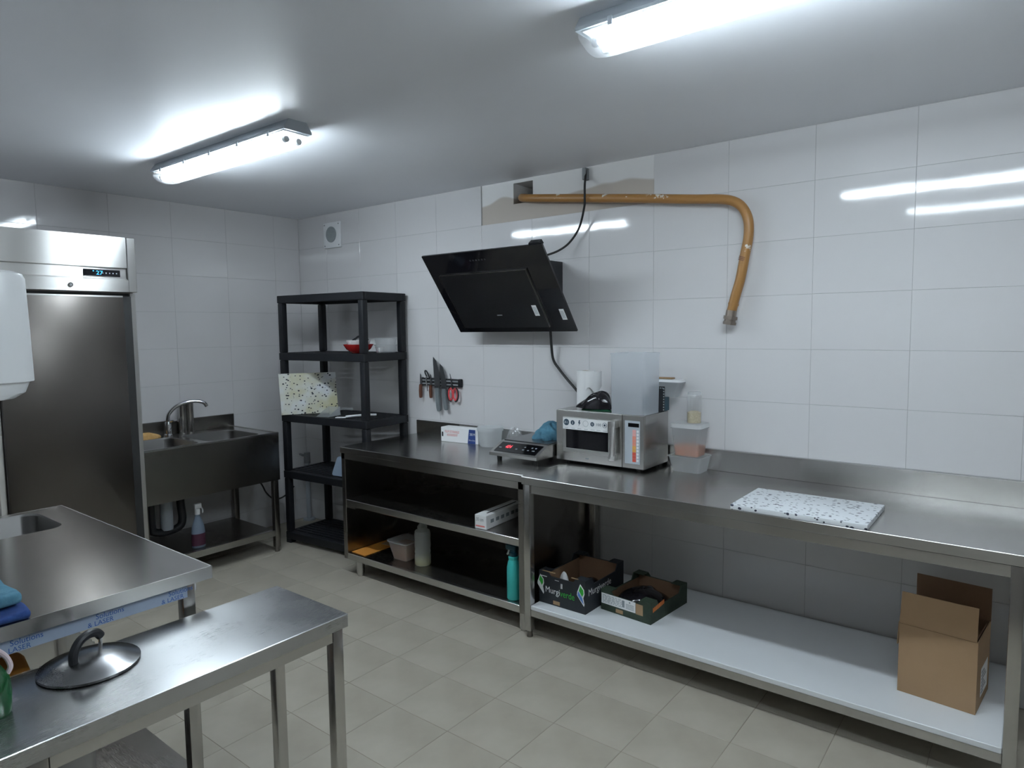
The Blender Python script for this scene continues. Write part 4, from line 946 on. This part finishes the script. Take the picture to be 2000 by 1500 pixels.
solo('sink_cable', T(pts, .006, n=8), 'rubber', 'thin black cable looping from the sink unit behind the rack', 'cable')

# ------------------------------------------------------------------ foreground left
c = Vector((2.968, -2.752, KZ + .0008))
t = thing('pot_lid', 'dark steel pot lid with a black arched handle on the low table', 'lid', c)
O('dome', L([(.116, 0), (.120, .002), (.120, .008), (.112, .010), (.09, .020), (.06, .029), (.03, .034), (0, .035)], c, 36), 'lidsteel', t)
hd = Vector((-.4, .9, 0)).normalized()
O('handle', T([c + hd * a + Z * b_ for a, b_ in ((-.048, .028), (-.046, .055), (-.028, .078), (.0, .086), (.026, .080), (.038, .066))], .0115, n=10), 'black', t)
O('handle_mount', Cy(c + hd * .036 + Z * .03, c + hd * .038 + Z * .068, .005, n=10), 'chrome', t)
c = Vector((3.045, -2.985, KZ + .0008))
t = thing('soap_bottle', 'green plastic bottle with a dark cap at the end of the low table', 'bottle', c)
O('body', L([(0, 0), (.034, 0), (.038, .006), (.040, .05), (.037, .085), (.020, .118), (.014, .125)], c, 22), 'greenplastic', t)
O('cap', L([(.016, .122), (.019, .124), (.019, .150), (.010, .158), (0, .158)], c, 18), 'black', t)
O('handle_ring', T([c + Vector(v) for v in ((.0, .018, .15), (.0, .034, .128), (.004, .040, .105), (.004, .033, .090))], .006, n=8), 'pink', t)
t = thing('blue_towel', 'dark blue microfibre towel folded on the basin table edge', 'towel', (2.72, -2.93, .8508))
def folded(x0, x1, y0, y1, z0, z1, seed, n=10):
    bm = B(x0, x1, y0, y1, z0, z1, bev=min(.011, (z1 - z0) * .45), seg=3); rnd = random.Random(seed)
    bmesh.ops.subdivide_edges(bm, edges=[e for e in bm.edges if e.calc_length() > .06], cuts=5, use_grid_fill=True)
    for v in bm.verts:
        k = max(0, (v.co.z - z0) / (z1 - z0)); v.co.z += k * .006 * math.sin(31 * v.co.x + seed) * math.cos(27 * v.co.y); v.co.x += .004 * math.sin(40 * v.co.y + seed); v.co.y += .004 * math.sin(37 * v.co.x)
    return bm
O('fold', folded(2.60, 2.842, -3.03, -2.835, .8508, .874, 2), 'darkblue', t)
solo('light_towel', folded(2.545, 2.80, -3.03, -2.845, .8815, .912, 5), 'lightblue', 'light blue microfibre towel lying on the dark blue one', 'towel')
# plastic packs on the lower shelf of the basin table
t = thing('clear_crate', 'ribbed clear plastic crate of orange packs under the basin table', 'crate', (2.56, -2.80, .151))
b = frustum(bmesh.new(), (2.44, 2.70, -2.99, -2.66), (2.43, 2.72, -3.0, -2.64), .151, .66, .03); O('body', b, 'frost', t)
b = bmesh.new()
for k in range(16): yy = -2.985 + k * .021; box(b, 2.7195, 2.7235, yy, yy + .008, .40, .66)
for k in range(12): xx = 2.44 + k * .023; box(b, xx, xx + .008, -2.6405, -2.6365, .40, .66)
O('rib', b, 'frost', t)
O('orange_pack', folded(2.46, 2.68, -2.98, -2.80, .30, .655, 3), 'orange', t)

bpy.context.view_layer.update()
